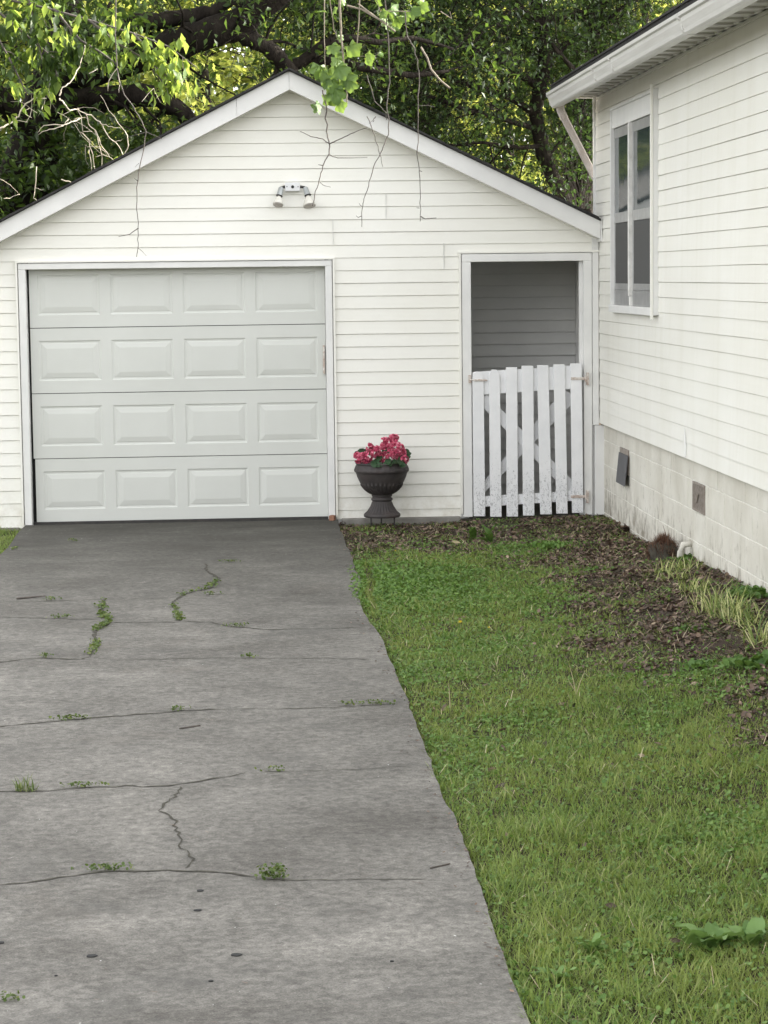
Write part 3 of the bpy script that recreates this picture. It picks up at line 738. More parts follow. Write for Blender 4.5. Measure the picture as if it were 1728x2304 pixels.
bm_ = lambda i, a: 1+(.028*math.cos(a*30+i*.45) if 10 <= i <= 15 else 0)+(.009*math.cos(a*26+i*1.2) if 23 <= i <= 24 else 0)
b = MB(); b.lathe(bowl, 180, UC, bm_); b.build('bowl', M['urn'], urn, smooth=True)
for an in (215, 325, 90):
    b = MB(); cx, cy = UC.x+.118*math.cos(R(an)), UC.y+.118*math.sin(R(an)); b.tube([(cx, cy, UC.z), (cx, cy, -.02)], .007, 6)
    b.build('stand_leg', M['iron'], urn)
b = MB(); b.lathe([(.01, .40), (.187, .43), (.15, .437), (.01, .44)], 24, UC); b.build('potting_soil', M['crack'], urn)
S7 = 240/1659
def g7(x, y, d): return onY(760+x*S7, 940+y*S7, d)
fp = empty('pink_flowers', (UC.x, UC.y, UC.z+.43), 'bunch of ruffled pink flowers with dark round leaves filling the urn', 'flowers')
def ruffle(n=7):
    v = [(0, 0, 0)]; f = []
    for i in range(n):
        a = -.62+1.24*i/(n-1); r = 1.0*(1-.18*abs(a)); v.append((r*math.cos(a), r*math.sin(a), .28*((i % 2)*2-1)*.5+.15*r))
    for i in range(n-1): f.append((0, i+1, i+2))
    return v, f
pv, pf = ruffle()
cl = [(330,640,70),(300,585,40),(470,600,90),(440,655,60),(500,460,60),(600,510,80),(690,530,70),(650,620,60),(735,370,70),(850,320,65),(900,310,40),(900,430,80),(820,450,60),(890,560,95),(1000,530,70),(1040,645,60),(730,640,50),(560,560,60),(970,470,60),(380,600,55),(830,560,70),(700,440,50),(940,600,60)]
for i, (x, y, r) in enumerate(cl):
    dep = -.30-.09*math.sin((y-300)/400*2.2)*random.uniform(.5, 1.3); c0 = np.array(g7(x, y, dep)); r = r*U*.95
    nf = 18; dirs = rng.normal(size=(nf, 3)); dirs /= np.linalg.norm(dirs, axis=1)[:, None]; dirs[:, 1] = -np.abs(dirs[:, 1])*.9-.05*0
    P = []; Ms = []; SC = []
    for d in dirs:
        q = Vector(d).to_track_quat('Z', 'Y').to_matrix(); ctr = c0+d*r*.75
        ph = random.random()*6.28
        for k in range(5):
            a = ph+k*2*math.pi/5; Rz = Matrix.Rotation(a, 3, 'Z') @ Matrix.Rotation(-random.uniform(.1, .6), 3, 'Y')
            P.append(ctr); Ms.append(np.array(q @ Rz)); SC.append(random.uniform(.016, .023))
    scatter('bloom', pv, pf, np.array(P), np.array(Ms), M['petal'], fp, scale=np.array(SC))
# round geranium leaves
lv = [(0, 0, 0)]+[((.55+.5*math.cos(t))*1.0, .58*math.sin(t)*(1+.08*math.cos(9*t)), .10*math.cos(5*t)+.08) for t in np.linspace(-math.pi, math.pi, 15)[:-1]]
lf = [(0, i+1, (i+1) % 14+1) for i in range(14)]
for (x, y, s, d) in [(585,715,.052,-.50),(640,735,.04,-.51),(780,690,.05,-.50),(830,720,.04,-.51),(960,700,.052,-.49),(1000,730,.04,-.48),(900,690,.045,-.48),(360,540,.06,-.22),(310,560,.04,-.25),(1055,550,.06,-.28),(1075,600,.04,-.34),(640,640,.05,-.42),(450,540,.05,-.25),(760,500,.06,-.24),(1000,640,.05,-.40)]:
    c0 = g7(x, y, d); yaw = random.uniform(-2.2, -.9); mt = Matrix.Rotation(yaw, 3, 'Z') @ Matrix.Rotation(random.uniform(.5, 1.1), 3, 'Y') @ Matrix.Rotation(random.uniform(-.4, .4), 3, 'X')
    off = mt @ Vector((.55, 0, 0))*s*1.25
    scatter('leaf', lv, lf, np.array([c0-off]), np.array([np.array(mt)]), M['dark_weed'], fp, scale=np.array([s*1.3]))
b = MB()
for (x, y) in [(850, 330), (600, 500), (1000, 540), (330, 640)]:
    p = g7(x, y, -.28); b.tube([(UC.x+(p.x-UC.x)*.5, UC.y, UC.z+.42), (p.x, p.y+.01, p.z)], .004, 5)
b.build('stem', M['weed'], fp)

# ------------------------------------------------------------------ small loose things
p = onY(747, 1163, -.06)
b = MB(); b.prism([(p.x-.028, -.10), (p.x+.012, -.115), (p.x+.032, -.075), (p.x+.010, -.04), (p.x-.02, -.055)], 2, -.002, .042)
tag(b.build('brick_piece', M['brick'], loc=(p.x, -.08, 0), bevel=.006), 'broken red brick piece at the right foot of the garage door', 'brick')
p = onX(1548, 1238, 2.985)
b = MB(); b.tube([(2.93, p.y, .07), (2.935, p.y, .14), (2.95, p.y, .19), (3.012, p.y, .20)], [.024, .024, .023, .023], 14)
tag(b.build('pipe_stub', M['block'], loc=(2.94, p.y, .07), smooth=True), 'short pale drain pipe stub at the foot of the block wall', 'pipe')

# ------------------------------------------------------------------ lawn
print('lawn')
def litter_mask(x, y):
    """1 = bare soil and dead leaves, 0 = full lawn"""
    nz = (vnoise(x, y, 1, 2.2)-.5)*.9+(vnoise(x, y, 7, 6)-.5)*.5
    strip = sstep(-2.9, -1.5, y+nz*1.2)
    xb = np.interp(-y, [0, 1.5, 2.1, 3.5, 5.6, 6.8, 7.4, 8.2, 9.5, 11], [1.0, 1.5, 2.15, 2.05, 1.95, 1.9, 2.05, 2.28, 2.25, 2.7])
    side = sstep(-.42, .34, x-xb+nz*.55)*sstep(-13, -9.5, y)
    mid = .8*sstep(.26, .75, nz+.42)*sstep(-4.2, -2.4, y)
    return np.clip(np.maximum(np.maximum(strip, side), mid), 0, 1)
def frustum(x, y, margin=.6):
    Z = y+19.33; px = (1728-547)/F*Z
    return (x < px*1.0+margin)
def points(dens, region):
    x0, x1, y0, y1 = region; n = int(dens*(x1-x0)*(y1-y0))
    return rng.uniform(x0, x1, n), rng.uniform(y0, y1, n)
blade_v = [(-.5, 0, 0), (.5, 0, 0), (.38, .16, .55), (-.38, .16, .55), (0, .52, 1.0)]
blade_f = [(0, 1, 2, 3), (3, 2, 4)]
XS, YS, SZ = [], [], []
for (d, reg) in [(11000, (.7, 2.2, -14.2, -11)), (8500, (.7, 2.6, -11, -8)), (6000, (.7, 3.0, -8, -4.5)), (5000, (.7, 3.0, -4.5, -.05)), (3500, (-2.3, -1.84, -3.0, -.05)), (1500, (-6.5, -1.84, -15, -.0))]:
    x, y = points(d, reg); k = (frustum(x, y)) & ((x > edge_x(y)+.0) | (x < -1.84))
    x, y = x[k], y[k]; m = litter_mask(x, y); m = np.where(x < 0, .0, m)
    keep = rng.random(len(x)) > m*(.93-.45*sstep(.44, .62, vnoise(x, y, 14, 3.1)))
    XS.append(x[keep]); YS.append(y[keep]); SZ.append(1-.45*m[keep])
x = np.concatenate(XS); y = np.concatenate(YS); sz = np.concatenate(SZ)*1.0; n = len(x); print('blades', n)
ht = (.016+.026*rng.random(n)**1.5)*sz*(.45+.55*vnoise(x, y, 2, 2.4)+1.25*vnoise(x, y, 5, 11)**2)+(.030*(rng.random(n) > .955))*sz
edgefac = np.clip((x-edge_x(y))/.12, 0, 1); x = x+0; 
ht = ht*(1+.30*sstep(-8, -12, y)); wd = .0024+.0022*rng.random(n)+(.0012*(y > -7))+.003*(x < -2.3)
yaw = rng.uniform(0, 6.28, n); tilt = np.abs(rng.normal(0, .55, n))
MM = rotmats(yaw, np.zeros(n), -tilt*1.0)
MM = MM*np.stack([wd, ht, ht], 1)[:, None, :]
scat = scatter('lawn_grass', blade_v, blade_f, np.stack([x, y, ground_z(x, y)+.002], 1), MM, M['grass'])
tag(scat, 'short mixed green lawn grass between the driveway and the house', 'grass', kind='stuff')
# clover and small broadleaf cover
cv = [(0, 0, 0)]+[(math.cos(t), math.sin(t), .22) for t in np.linspace(0, 2*math.pi, 7)[:-1]]; cf = [(0, i+1, (i+1) % 6+1) for i in range(6)]
XS, YS, CM = [], [], []
for (d, reg) in [(4200, (.7, 2.2, -14.2, -11)), (4000, (.7, 2.6, -11, -8)), (4000, (.7, 3.0, -8, -4.5)), (5200, (.7, 3.0, -4.5, -.05))]:
    x, y = points(d, reg); k = frustum(x, y) & (x > edge_x(y)-.02); x, y = x[k], y[k]
    patch = sstep(.50, .66, vnoise(x, y, 9, 1.5)*.6+vnoise(x, y, 12, 4)*.4)
    cl_ = np.exp(-(((x-1.05)/.55)**2+((y+4.2)/1.3)**2)**2)
    pr = np.maximum(.25+.75*patch, cl_)*(1-.88*litter_mask(x, y))
    keep = rng.random(len(x)) < pr; XS.append(x[keep]); YS.append(y[keep]); CM.append(cl_[keep])
x = np.concatenate(XS); y = np.concatenate(YS); cm = np.concatenate(CM); n = len(x); print('clover', n)
z = ground_z(x, y)+.006+.022*rng.random(n)+cm*.022*rng.random(n); x = x-cm*.06*(x < edge_x(y)+.1)
MM = rotmats(rng.uniform(0, 6.28, n), rng.normal(0, .5, n), rng.normal(0, .5, n))
tag(scatter('clover_cover', cv, cf, np.stack([x, y, z], 1), MM, M['clover'], scale=(.0045+.0055*rng.random(n))*(1+.35*cm)), 'low clover and small weeds mixed through the lawn', 'clover', kind='stuff')
# dead leaves
dv = [(-1, 0, .10), (-.35, -.42, -.05), (.45, -.38, .12), (1, 0, .05), (.4, .40, .20), (-.4, .36, .12), (0, 0, -.08)]
df = [(6, 0, 1), (6, 1, 2), (6, 2, 3), (6, 3, 4), (6, 4, 5), (6, 5, 0)]
x, y = points(3600, (.72, 3.02, -11.5, -.1)); k = frustum(x, y); x, y = x[k], y[k]; m = litter_mask(x, y)
near_gate = sstep(-2.6, -.4, y)
keep = rng.random(len(x)) < np.maximum(m*(.9-.35*near_gate*(x < 2.2))*(.25+.75*sstep(.35, .6, vnoise(x, y, 3, 4.5))), .01); x, y = x[keep], y[keep]; n = len(x); print('litter', n)
MM = rotmats(rng.uniform(0, 6.28, n), rng.normal(0, .4, n), rng.normal(0, .5, n))
tag(scatter('fallen_leaves', dv, df, np.stack([x, y, ground_z(x, y)+.006+.014*rng.random(n)], 1), MM, M['litter'], scale=.006+.022*rng.random(n)**2.6), 'brown fallen leaves and mulch along the house and gate', 'fallen leaves', kind='stuff')
# dry straw stems lying in the litter
sv = [(-.5, 0, 0), (.5, 0, 0), (.3, 1, .12), (-.3, 1, .12)]; sf = [(0, 1, 2, 3)]
x, y = points(420, (.75, 3.0, -13.5, -.3)); k = frustum(x, y) & (x > edge_x(y)); x, y = x[k], y[k]; keep = rng.random(len(x)) < .14+.2*litter_mask(x, y); x, y = x[keep], y[keep]; n = len(x)
MM = rotmats(rng.uniform(0, 6.28, n), np.zeros(n), rng.uniform(-.1, .6, n))*np.stack([np.full(n, .003), .03+.05*rng.random(n), .03+.05*rng.random(n)], 1)[:, None, :]
tag(scatter('dry_straw', sv, sf, np.stack([x, y, ground_z(x, y)+.014], 1), MM, M['straw']), 'pale dry straw bits lying in the grass and leaves', 'straw', kind='stuff')
# bits of dark litter on the concrete
x, y = points(14, (-1.8, .74, -13.2, -.1)); n = len(x)
MM = rotmats(rng.uniform(-.5, .5, n)+1.57, np.zeros(n), rng.uniform(0, .05, n))*np.stack([.002+.003*rng.random(n), .008+.035*rng.random(n)**2, np.full(n, .02)], 1)[:, None, :]
tag(scatter('driveway_debris', sv, sf, np.stack([x, y, np.full(n, .004)], 1), MM, M['litter']), 'tiny dark twigs and leaf bits scattered on the concrete driveway', 'debris', kind='stuff')
x, y = points(3, (-1.8, .74, -13.2, -.1)); x2 = rng.uniform(.60, .78, 260); y2 = rng.uniform(-13, -1, 260); x2 = edge_x(y2)-np.abs(rng.normal(0, .045, 260)); n = 260
MM = rotmats(rng.uniform(0, 6.28, n), rng.normal(0, .2, n), rng.normal(0, .2, n))
tag(scatter('edge_litter', dv, df, np.stack([x2, y2, np.full(n, .006)], 1), MM, M['litter'], scale=.004+.007*rng.random(n)), 'crumbs of soil and dead leaf along the right driveway edge', 'leaf litter', kind='stuff')

# ------------------------------------------------------------------ weeds and clumps
def broad_leaf(seg=6):
    v = []; f = []
    for i in range(seg+1):
        t = i/seg; w_ = math.sin(math.pi*(t*.88+.08))**.8*.20; z = .75*t-.60*t*t; rp = .05*math.sin(t*14); v += [(t, -w_, z+.07+rp), (t, 0, z), (t, w_, z+.07-rp)]
    for i in range(seg): a = i*3; f += [(a, a+3, a+4, a+1), (a+1, a+4, a+5, a+2)]
    return v, f
bv, bf = broad_leaf()
def rosette(name, p, n, size, label, cat, mat='weed', up=.5, group=None, wide=1.0):
    yaw = rng.uniform(0, 6.28, n); MM = rotmats(yaw, -rng.uniform(.15, up, n), rng.normal(0, .25, n))*np.array([1, wide, 1])[None, None, :]
    if name == 'weed_clump': n = int(n*2.2); yaw = rng.uniform(0, 6.28, n); MM = rotmats(yaw, -rng.uniform(.05, up, n), rng.normal(0, .35, n))*np.array([1, wide*1.4, 1])[None, None, :]; P = np.array(p)[None, :]+rng.normal(0, size*.42, (n, 3))*np.array([1, .8, 0]); size *= .36
    else: P = np.array(p)[None, :]+rng.normal(0, size*.06, (n, 3))*np.array([1, 1, 0])
    o = scatter(name, bv, bf, P, MM, M[mat], loc=tuple(p), scale=size*rng.uniform(.55, 1.1, n)); return tag(o, label, cat, group)
def gpt(px, py):
    p = onZ(px, py, 0.0)
    for _ in range(6): p = onZ(px, py, float(ground_z(p.x, p.y)))
    return p
def blades(name, p, n, h, mat, label, cat, spread=.04, lean=.5, wd=.006, group=None, vec=None, par=None):
    x = rng.normal(p.x, spread, n); y = rng.normal(p.y, spread, n); yaw = rng.uniform(0, 6.28, n)
    hh = h*rng.uniform(.5, 1.1, n); MM = rotmats(yaw, np.zeros(n), -np.abs(rng.normal(0, lean, n)))*np.stack([np.full(n, wd)*rng.uniform(.7, 1.3, n), hh, hh], 1)[:, None, :]
    return tag(scatter(name, blade_v, blade_f, np.stack([x, y, np.full(n, p.z)], 1), MM, M[mat], loc=tuple(p)), label, cat, group)
# tufts in the driveway cracks
W = 'weeds growing in the driveway cracks'
tufts = [(c9, 290, 866, .055, 26, 'flat grassy tuft in the long front-left driveway crack'),
 (c9, 738, 830, .03, 14, 'small upright tuft on the crack in the middle of the driveway'),
 (c9, 62, 160, .03, 12, 'small green weed near the left driveway edge close to the garage'),
 (c9, 302, 125, .03, 14, 'yellowish tuft on the concrete just below the garage door'),
 (c9, 960, 213, .05, 16, 'flat low weed on a faint joint below the garage door middle'),
 (c9, 258, 443, .045, 20, 'leafy weed on the left crack beside the stepped crack'),
 (c9, 210, 371, .035, 14, 'weed beside the twig on the left driveway joint'),
 (c9, 870, 348, .04, 16, 'low weed where the winding crack meets the joint'),
 (c9, 985, 481, .045, 20, 'low weed at the bend of the crack right of centre'),
 (c9, 1035, 608, .03, 14, 'little tuft on the straight joint right of centre'),
 (c9, 1560, 803, .07, 22, 'thin flat weed near the lawn end of the front crack'),
 (c9, 1440, 806, .03, 12, 'tiny weed just left of the lawn end of the front crack'),
 (c9, 186, 606, .025, 12, 'small dark tuft on the left joint below the stepped crack'),
 (c10, 340, 132, .055, 24, 'flat weed on the lower left crack'),
 (c10, 440, 478, .055, 30, 'flat green weed on the lowest driveway crack, left part'),
 (c10, 1140, 66, .03, 12, 'thin weed on the broken crack right of centre'),
 (c10, 42, 1018, .025, 14, 'lone dark weed near the bottom left corner of the driveway')]
for fn, cx, cy, sp, n, lab in tufts:
    p = fn([(cx, cy)])[0]; p.z = .002; nn = n*3
    x = rng.normal(p.x, sp*.8, nn); y = rng.normal(p.y, .009, nn)
    MM = rotmats(rng.uniform(0, 6.28, nn), rng.normal(0, .6, nn), rng.normal(0, .6, nn))
    o = scatter('crack_weed', cv+[], cf, np.stack([x, y, .004+.020*rng.random(nn)], 1), MM, M['crack_weed'], loc=tuple(p), scale=.003+.0045*rng.random(nn)); tag(o, lab, 'weed', W)
p = c10([(85, 140)])[0]; 
for (cx, lab) in ((85, 'upright seedling weed at the far left of the lower crack, left one of a pair'), (130, 'upright seedling weed on the lower left crack, right one of a pair')):
    p = c10([(cx, 148)])[0]; p.z = .002; blades('crack_seedling', p, 22, .075, 'crack_weed', lab, 'weed', .010, .35, .005, W)
p = c10([(1130, 512)])[0]; p.z = .002; n = 150
x = rng.normal(p.x, .026, n); y = rng.normal(p.y, .015, n); MM = rotmats(rng.uniform(0, 6.28, n), rng.normal(0, .6, n), rng.normal(0, .6, n))
tag(scatter('crack_weed', cv, cf, np.stack([x, y, .004+.045*rng.random(n)], 1), MM, M['crack_weed'], loc=tuple(p), scale=.004+.004*rng.random(n)), 'round bushy weed on the lowest driveway crack', 'weed', W)
def crack_strip(pts, lab, dens=420, sp=.016):
    X, Y = [], []
    for i in range(len(pts)-1):
        L = (pts[i+1]-pts[i]).length; k = int(L*dens*random.uniform(.5, 1.2)); t = rng.random(k)
        X.append(pts[i].x+(pts[i+1].x-pts[i].x)*t); Y.append(pts[i].y+(pts[i+1].y-pts[i].y)*t)
    x = np.concatenate(X); y = np.concatenate(Y); keep = vnoise(x, y, 1, 7) > .33; x, y = x[keep], y[keep]; n = len(x); x = x+rng.normal(0, sp, n); y = y+rng.normal(0, sp*.6, n)
    MM = rotmats(rng.uniform(0, 6.28, n), rng.normal(0, .6, n), rng.normal(0, .6, n))
    tag(scatter('crack_weed', cv, cf, np.stack([x, y, .003+.020*rng.random(n)], 1), MM, M['crack_weed'], loc=(float(x[0]), float(y[0]), 0), scale=.004+.006*rng.random(n)), lab, 'weed', W, 'stuff')
crack_strip(cracks[2][0], 'ragged line of weeds filling the stepped crack on the left')
crack_strip(cracks[7][0][2:], 'winding line of weeds filling the curved crack at mid driveway', 330, .014)
# border weeds
rosette('weed_clump', gpt(975, 1166), 60, .12, 'low green weed patch against the wall between urn and gate', 'weed', up=.9)
rosette('weed_clump', gpt(1040, 1163), 40, .10, 'small green weeds at the left foot of the gate frame', 'weed', up=.9)
rosette('weed_clump', gpt(1248, 1232), 130, .13, 'bushy bright green weed clump in the bare soil before the gate', 'weed', up=1.3, mat='clover')
rosette('broadleaf_weed', gpt(1066, 1214), 6, .15, 'weed with two upright paddle leaves in the soil, left of the bushy clump', 'weed', up=1.0)
rosette('broadleaf_weed', gpt(1102, 1222), 7, .15, 'paddle leaved weed close left of the bushy green clump', 'weed', up=1.0)
rosette('weed_clump', gpt(1352, 1285), 50, .10, 'green weed patch in the dead leaves below the root ball', 'weed', up=.8)
rosette('weed_clump', gpt(1560, 1262), 120, .14, 'green weeds under the pale pipe stub at the block wall', 'weed', up=.9)
rosette('weed_clump', gpt(1475, 1200), 60, .13, 'green weeds behind the reddish root ball', 'weed', up=.9)
rosette('weed_clump', gpt(1560, 1420), 26, .12, 'round leaved weed in the dead leaves near the pale tufts', 'weed', up=.6)
rosette('weed_clump', gpt(1590, 1500), 26, .12, 'dark broad weed at the lower edge of the dead leaf patch', 'weed', up=.8, wide=1.5)
rosette('weed_clump', gpt(1700, 1340), 160, .16, 'dense dark green weeds at the wall near the right picture edge', 'weed', up=.9)
rosette('weed_clump', gpt(1700, 1500), 30, .20, 'dark green weeds at the right picture edge below the pale tufts', 'weed', up=.8)
rosette('weed_clump', gpt(770, 1158), 12, .13, 'ivy like sprig at the corner of garage door and siding', 'weed', up=1.2, wide=1.8)
rosette('weed_clump', gpt(802, 1158), 6, .13, 'small leafy sprig just left of the urn foot', 'weed', up=1.1, wide=1.8)
rosette('dock_weed', gpt(1600, 2140), 16, .125, 'large dock plant with wide pale leaves at the lower right of the lawn', 'weed', up=.75, mat='dock', wide=1.5)
rosette('dock_weed', gpt(1690, 2130), 11, .10, 'smaller dock plant at the right picture edge', 'weed', up=.7, mat='dock', wide=1.5)
rosette('dock_weed', gpt(1330, 2150), 11, .075, 'narrow leaved weed rosette in the lower lawn', 'weed', up=.75, mat='dock', wide=.9)
rosette('dock_weed', gpt(1180, 2205), 8, .07, 'weed rosette spilling over the driveway edge at bottom', 'weed', up=.6, mat='dock', wide=.9)
rosette('grass_weed', gpt(1250, 2210), 9, .075, 'pale rosette between the two lower lawn weeds', 'weed', up=.6, mat='dock', wide=.8)
for (px, py, lab, n, h) in [(1527,1287,'pale striped grass tuft nearest the root ball',34,.12), (1527,1306,'low pale striped tuft just below the one by the root ball',26,.10), (1565,1332,'pale striped tuft second in the row from the root ball',26,.12),
    (1612,1378,'large pale striped grass clump in the middle of the row',40,.20), (1650,1392,'broad pale striped clump with arching blades',44,.19), (1680,1408,'pale striped clump just right of the arching one',30,.16), (1720,1450,'pale striped clump at the right picture edge',30,.20)]:
    blades('striped_grass', gpt(px, py), int(n*2.2), h*1.1, 'varieg', lab, 'ornamental grass', .06, .6, .008, 'pale striped grass tufts along the house')
# fibrous root ball
p = gpt(1493, 1258); rb = empty('root_ball', p, 'reddish brown fibrous root ball lying by the block wall', 'root ball')
b = MB(); vs = []
prof = []
for i in range(12):
    t = i/11*math.pi*.55; prof.append((max(.004, .115*math.cos(t-.08)*1.0), .145*math.sin(t)))
b.lathe(prof, 26, p+Vector((0, 0, -.01)), lambda i, a: 1+.10*math.sin(3*a+i)+.08*math.sin(7*a)); b.build('core', M['crack'], rb, smooth=True)
n = 1800; th = rng.uniform(0, 6.28, n); ph = rng.uniform(0, 1.5, n); r0 = .11
P = np.stack([p.x+r0*np.cos(th)*np.cos(ph), p.y+r0*np.sin(th)*np.cos(ph), p.z-.01+.14*np.sin(ph)], 1)
MM = rotmats(rng.uniform(0, 6.28, n), rng.normal(0, .3, n), rng.normal(0, .9, n))*np.stack([np.full(n, .0028), .03+.04*rng.random(n), .03+.045*rng.random(n)], 1)[:, None, :]
scatter('fibres', blade_v, blade_f, P, MM, M['root'], rb)
b = MB(); b.tube([p+Vector((.03, 0, .12)), p+Vector((.01, 0, .19)), p+Vector((-.005, 0, .24))], [.003, .002, .001], 5); b.build('stem', M['root'], rb)
p = gpt(1412, 1200); rosette('leaf_clump', p, 26, .09, 'curled orange brown leaf heap near the corner of the block wall', 'dead leaves', mat='litter', up=1.1, wide=1.6)
# dandelions, straw stems, stray leaves
for i, (px, py, lab) in enumerate([(1033, 1420, 'bright yellow dandelion head in the lawn, the larger one'), (1098, 1432, 'small half closed yellow dandelion right of the larger one'), (888, 1255, 'tiny yellow flower near the driveway edge below the urn')]):
    p = gpt(px, py); s_ = (.016, .009, .007)[i]; d = empty('dandelion', p, lab, 'dandelion', 'dandelions in the lawn')
    b = MB(); b.tube([p, p+Vector((.006, 0, .05))], .0018, 5); b.build('stem', M['weed'], d)
    n = 40; MM = rotmats(rng.uniform(0, 6.28, n), rng.uniform(-1.2, -.1, n), np.zeros(n))*np.array([1, .35, 1])
    scatter('flower_head', [(0, 0, 0), (.8, -.25, 0), (1, 0, .05), (.8, .25, 0)], [(0, 1, 2, 3)], np.tile(np.array(p+Vector((.006, 0, .05))), (n, 1)), MM, M['yellow'], d, scale=np.full(n, s_))
for (px, py, dx, h, lab) in [(1296, 1568, .02, .16, 'forked straw stalk standing in the middle of the lawn'), (1013, 1598, .004, .13, 'single thin straw stalk in the lawn near the driveway')]:
    p = gpt(px, py); b = MB(); b.tube([p, p+Vector((-dx*.6, 0, h*.5)), p+Vector((-dx*1.6, 0, h))], [.0028, .0022, .001], 5)
    if dx > .01: b.tube([p+Vector((0, 0, .01)), p+Vector((.02, 0, .07)), p+Vector((.045, 0, .13))], [.0025, .002, .001], 5); b.tube([p+Vector((-.012, 0, .04)), p+Vector((-.04, 0, .09))], [.0022, .001], 5)
    tag(b.build('straw_stalk', M['straw'], loc=p), lab, 'dry stalk')
for (px, py, lab, s_) in [(1374, 2058, 'pale brown fallen leaf lying in the lower lawn', .024), (1026, 1229, 'pale curled leaf on the bare soil in front of the gate', .04), (1518, 2138, 'grey crumpled leaf beside the large dock plant', .022)]:
    p = gpt(px, py); tag(scatter('fallen_leaf', dv, df, np.array([p+Vector((0, 0, .03))]), rotmats(np.array([.3]), np.array([.2]), np.array([.5])), M['straw'] if s_ > .03 else M['litter'], loc=tuple(p), scale=np.array([s_])), lab, 'leaf')
for (q, lab, r_) in [([(70, 367), (120, 362), (188, 356)], 'long dark twig lying on the left driveway joint', .007), ([(745, 905), (830, 892)], 'short thin twig on the driveway below the front crack', .004)]:
    P = c9(q); b = MB(); b.tube([v+Vector((0, 0, r_)) for v in P], [r_, r_*.9, r_*.5][:len(P)], 6); tag(b.build('fallen_twig', M['twig'], loc=P[0]), lab, 'twig')
P = [onZ(968, 1955), onZ(1012, 1945)]; b = MB(); b.tube([v+Vector((0, 0, .003)) for v in P], .003, 6); tag(b.build('fallen_twig', M['twig'], loc=P[0]), 'thin dark twig on the driveway beside the lower lawn edge', 'twig')

# ------------------------------------------------------------------ trees
print('trees')
leaf_v = [(0, 0, 0), (.42, -.26, .07), (1, 0, -.10), (.42, .26, .07)]
leaf_f = [(0, 1, 2), (0, 2, 3)]
def wander(p, d, L, k, jit=.25, grav=0.0):
    pts = [Vector(p)]; d = Vector(d).normalized()
    for i in range(k):
        d = (d+Vector((random.gauss(0, jit), random.gauss(0, jit), random.gauss(0, jit)+grav))).normalized(); pts.append(pts[-1]+d*L/k)
    return pts
def limb_children(mb, pts, r0, n, L, lvl, tips, grav=-.05, jit=.28, spread=1.0, up=.1):
    """grow n side branches along a limb; last level collects twig segments for leaves"""
    for i in range(n):
        t = (i+.5+random.uniform(-.4, .4))/n*.9+.1; f = t*(len(pts)-1); a = int(min(f, len(pts)-2)); p = pts[a].lerp(pts[a+1], f-a)
        dr = (pts[a+1]-pts[a]).normalized(); rnd = Vector((random.gauss(0, 1), random.gauss(0, 1), random.gauss(0, 1)+up)).normalized()
        d = (dr*.6+rnd*spread).normalized(); l = L*random.uniform(.6, 1.2); r = max(.0025, r0*random.uniform(.35, .55))
        q = wander(p, d, l, 5 if lvl else 4, jit, grav)
        mb.tube(q, [r*(1-.75*j/(len(q)-1)) for j in range(len(q))], 6 if r > .02 else 4, cap=False)
        if lvl > 0: limb_children(mb, q, r*.8, max(3, int(n*.8)), L*.55, lvl-1, tips, grav, jit, spread, up)
        else: tips.append(q)
        if lvl <= 1: tips.append(q)
def leaves_on(tips, per, size, mat, parent, name='foliage', sp=.09, droop=.5, frac=1.0):
    P = []
    for q in tips:
        if random.random() > frac: continue
        for _ in range(per):
            f = random.random()*(len(q)-1); a = min(int(f), len(q)-2); p = q[a].lerp(q[a+1], f-a)
            P.append((p.x+random.gauss(0, sp), p.y+random.gauss(0, sp), p.z+random.gauss(0, sp*.8)))
    P = np.array(P); n = len(P); print(name, n)
    MM = rotmats(rng.uniform(0, 6.28, n), rng.normal(droop, .5, n), rng.normal(0, .6, n))
    return scatter(name, leaf_v, leaf_f, P, MM, M[mat], parent, scale=size*rng.uniform(.6, 1.25, n))
def PX(pts, y): return [onY(a, c, y if not hasattr(y, '__len__') else y[i]) for i, (a, c) in enumerate(pts)]
def rough_tube(mb, pts, rad, n=12):
    fine, fr_ = [], []
    for i in range(len(pts)-1):
        for j in range(4):
            t = j/4; fine.append(pts[i].lerp(pts[i+1], t)+Vector([random.gauss(0, rad[i]*.10) for _ in range(3)])); fr_.append((rad[i]+(rad[i+1]-rad[i])*t)*random.uniform(.92, 1.1))
    fine.append(pts[-1]); fr_.append(rad[-1]); mb.tube(fine, fr_, n)

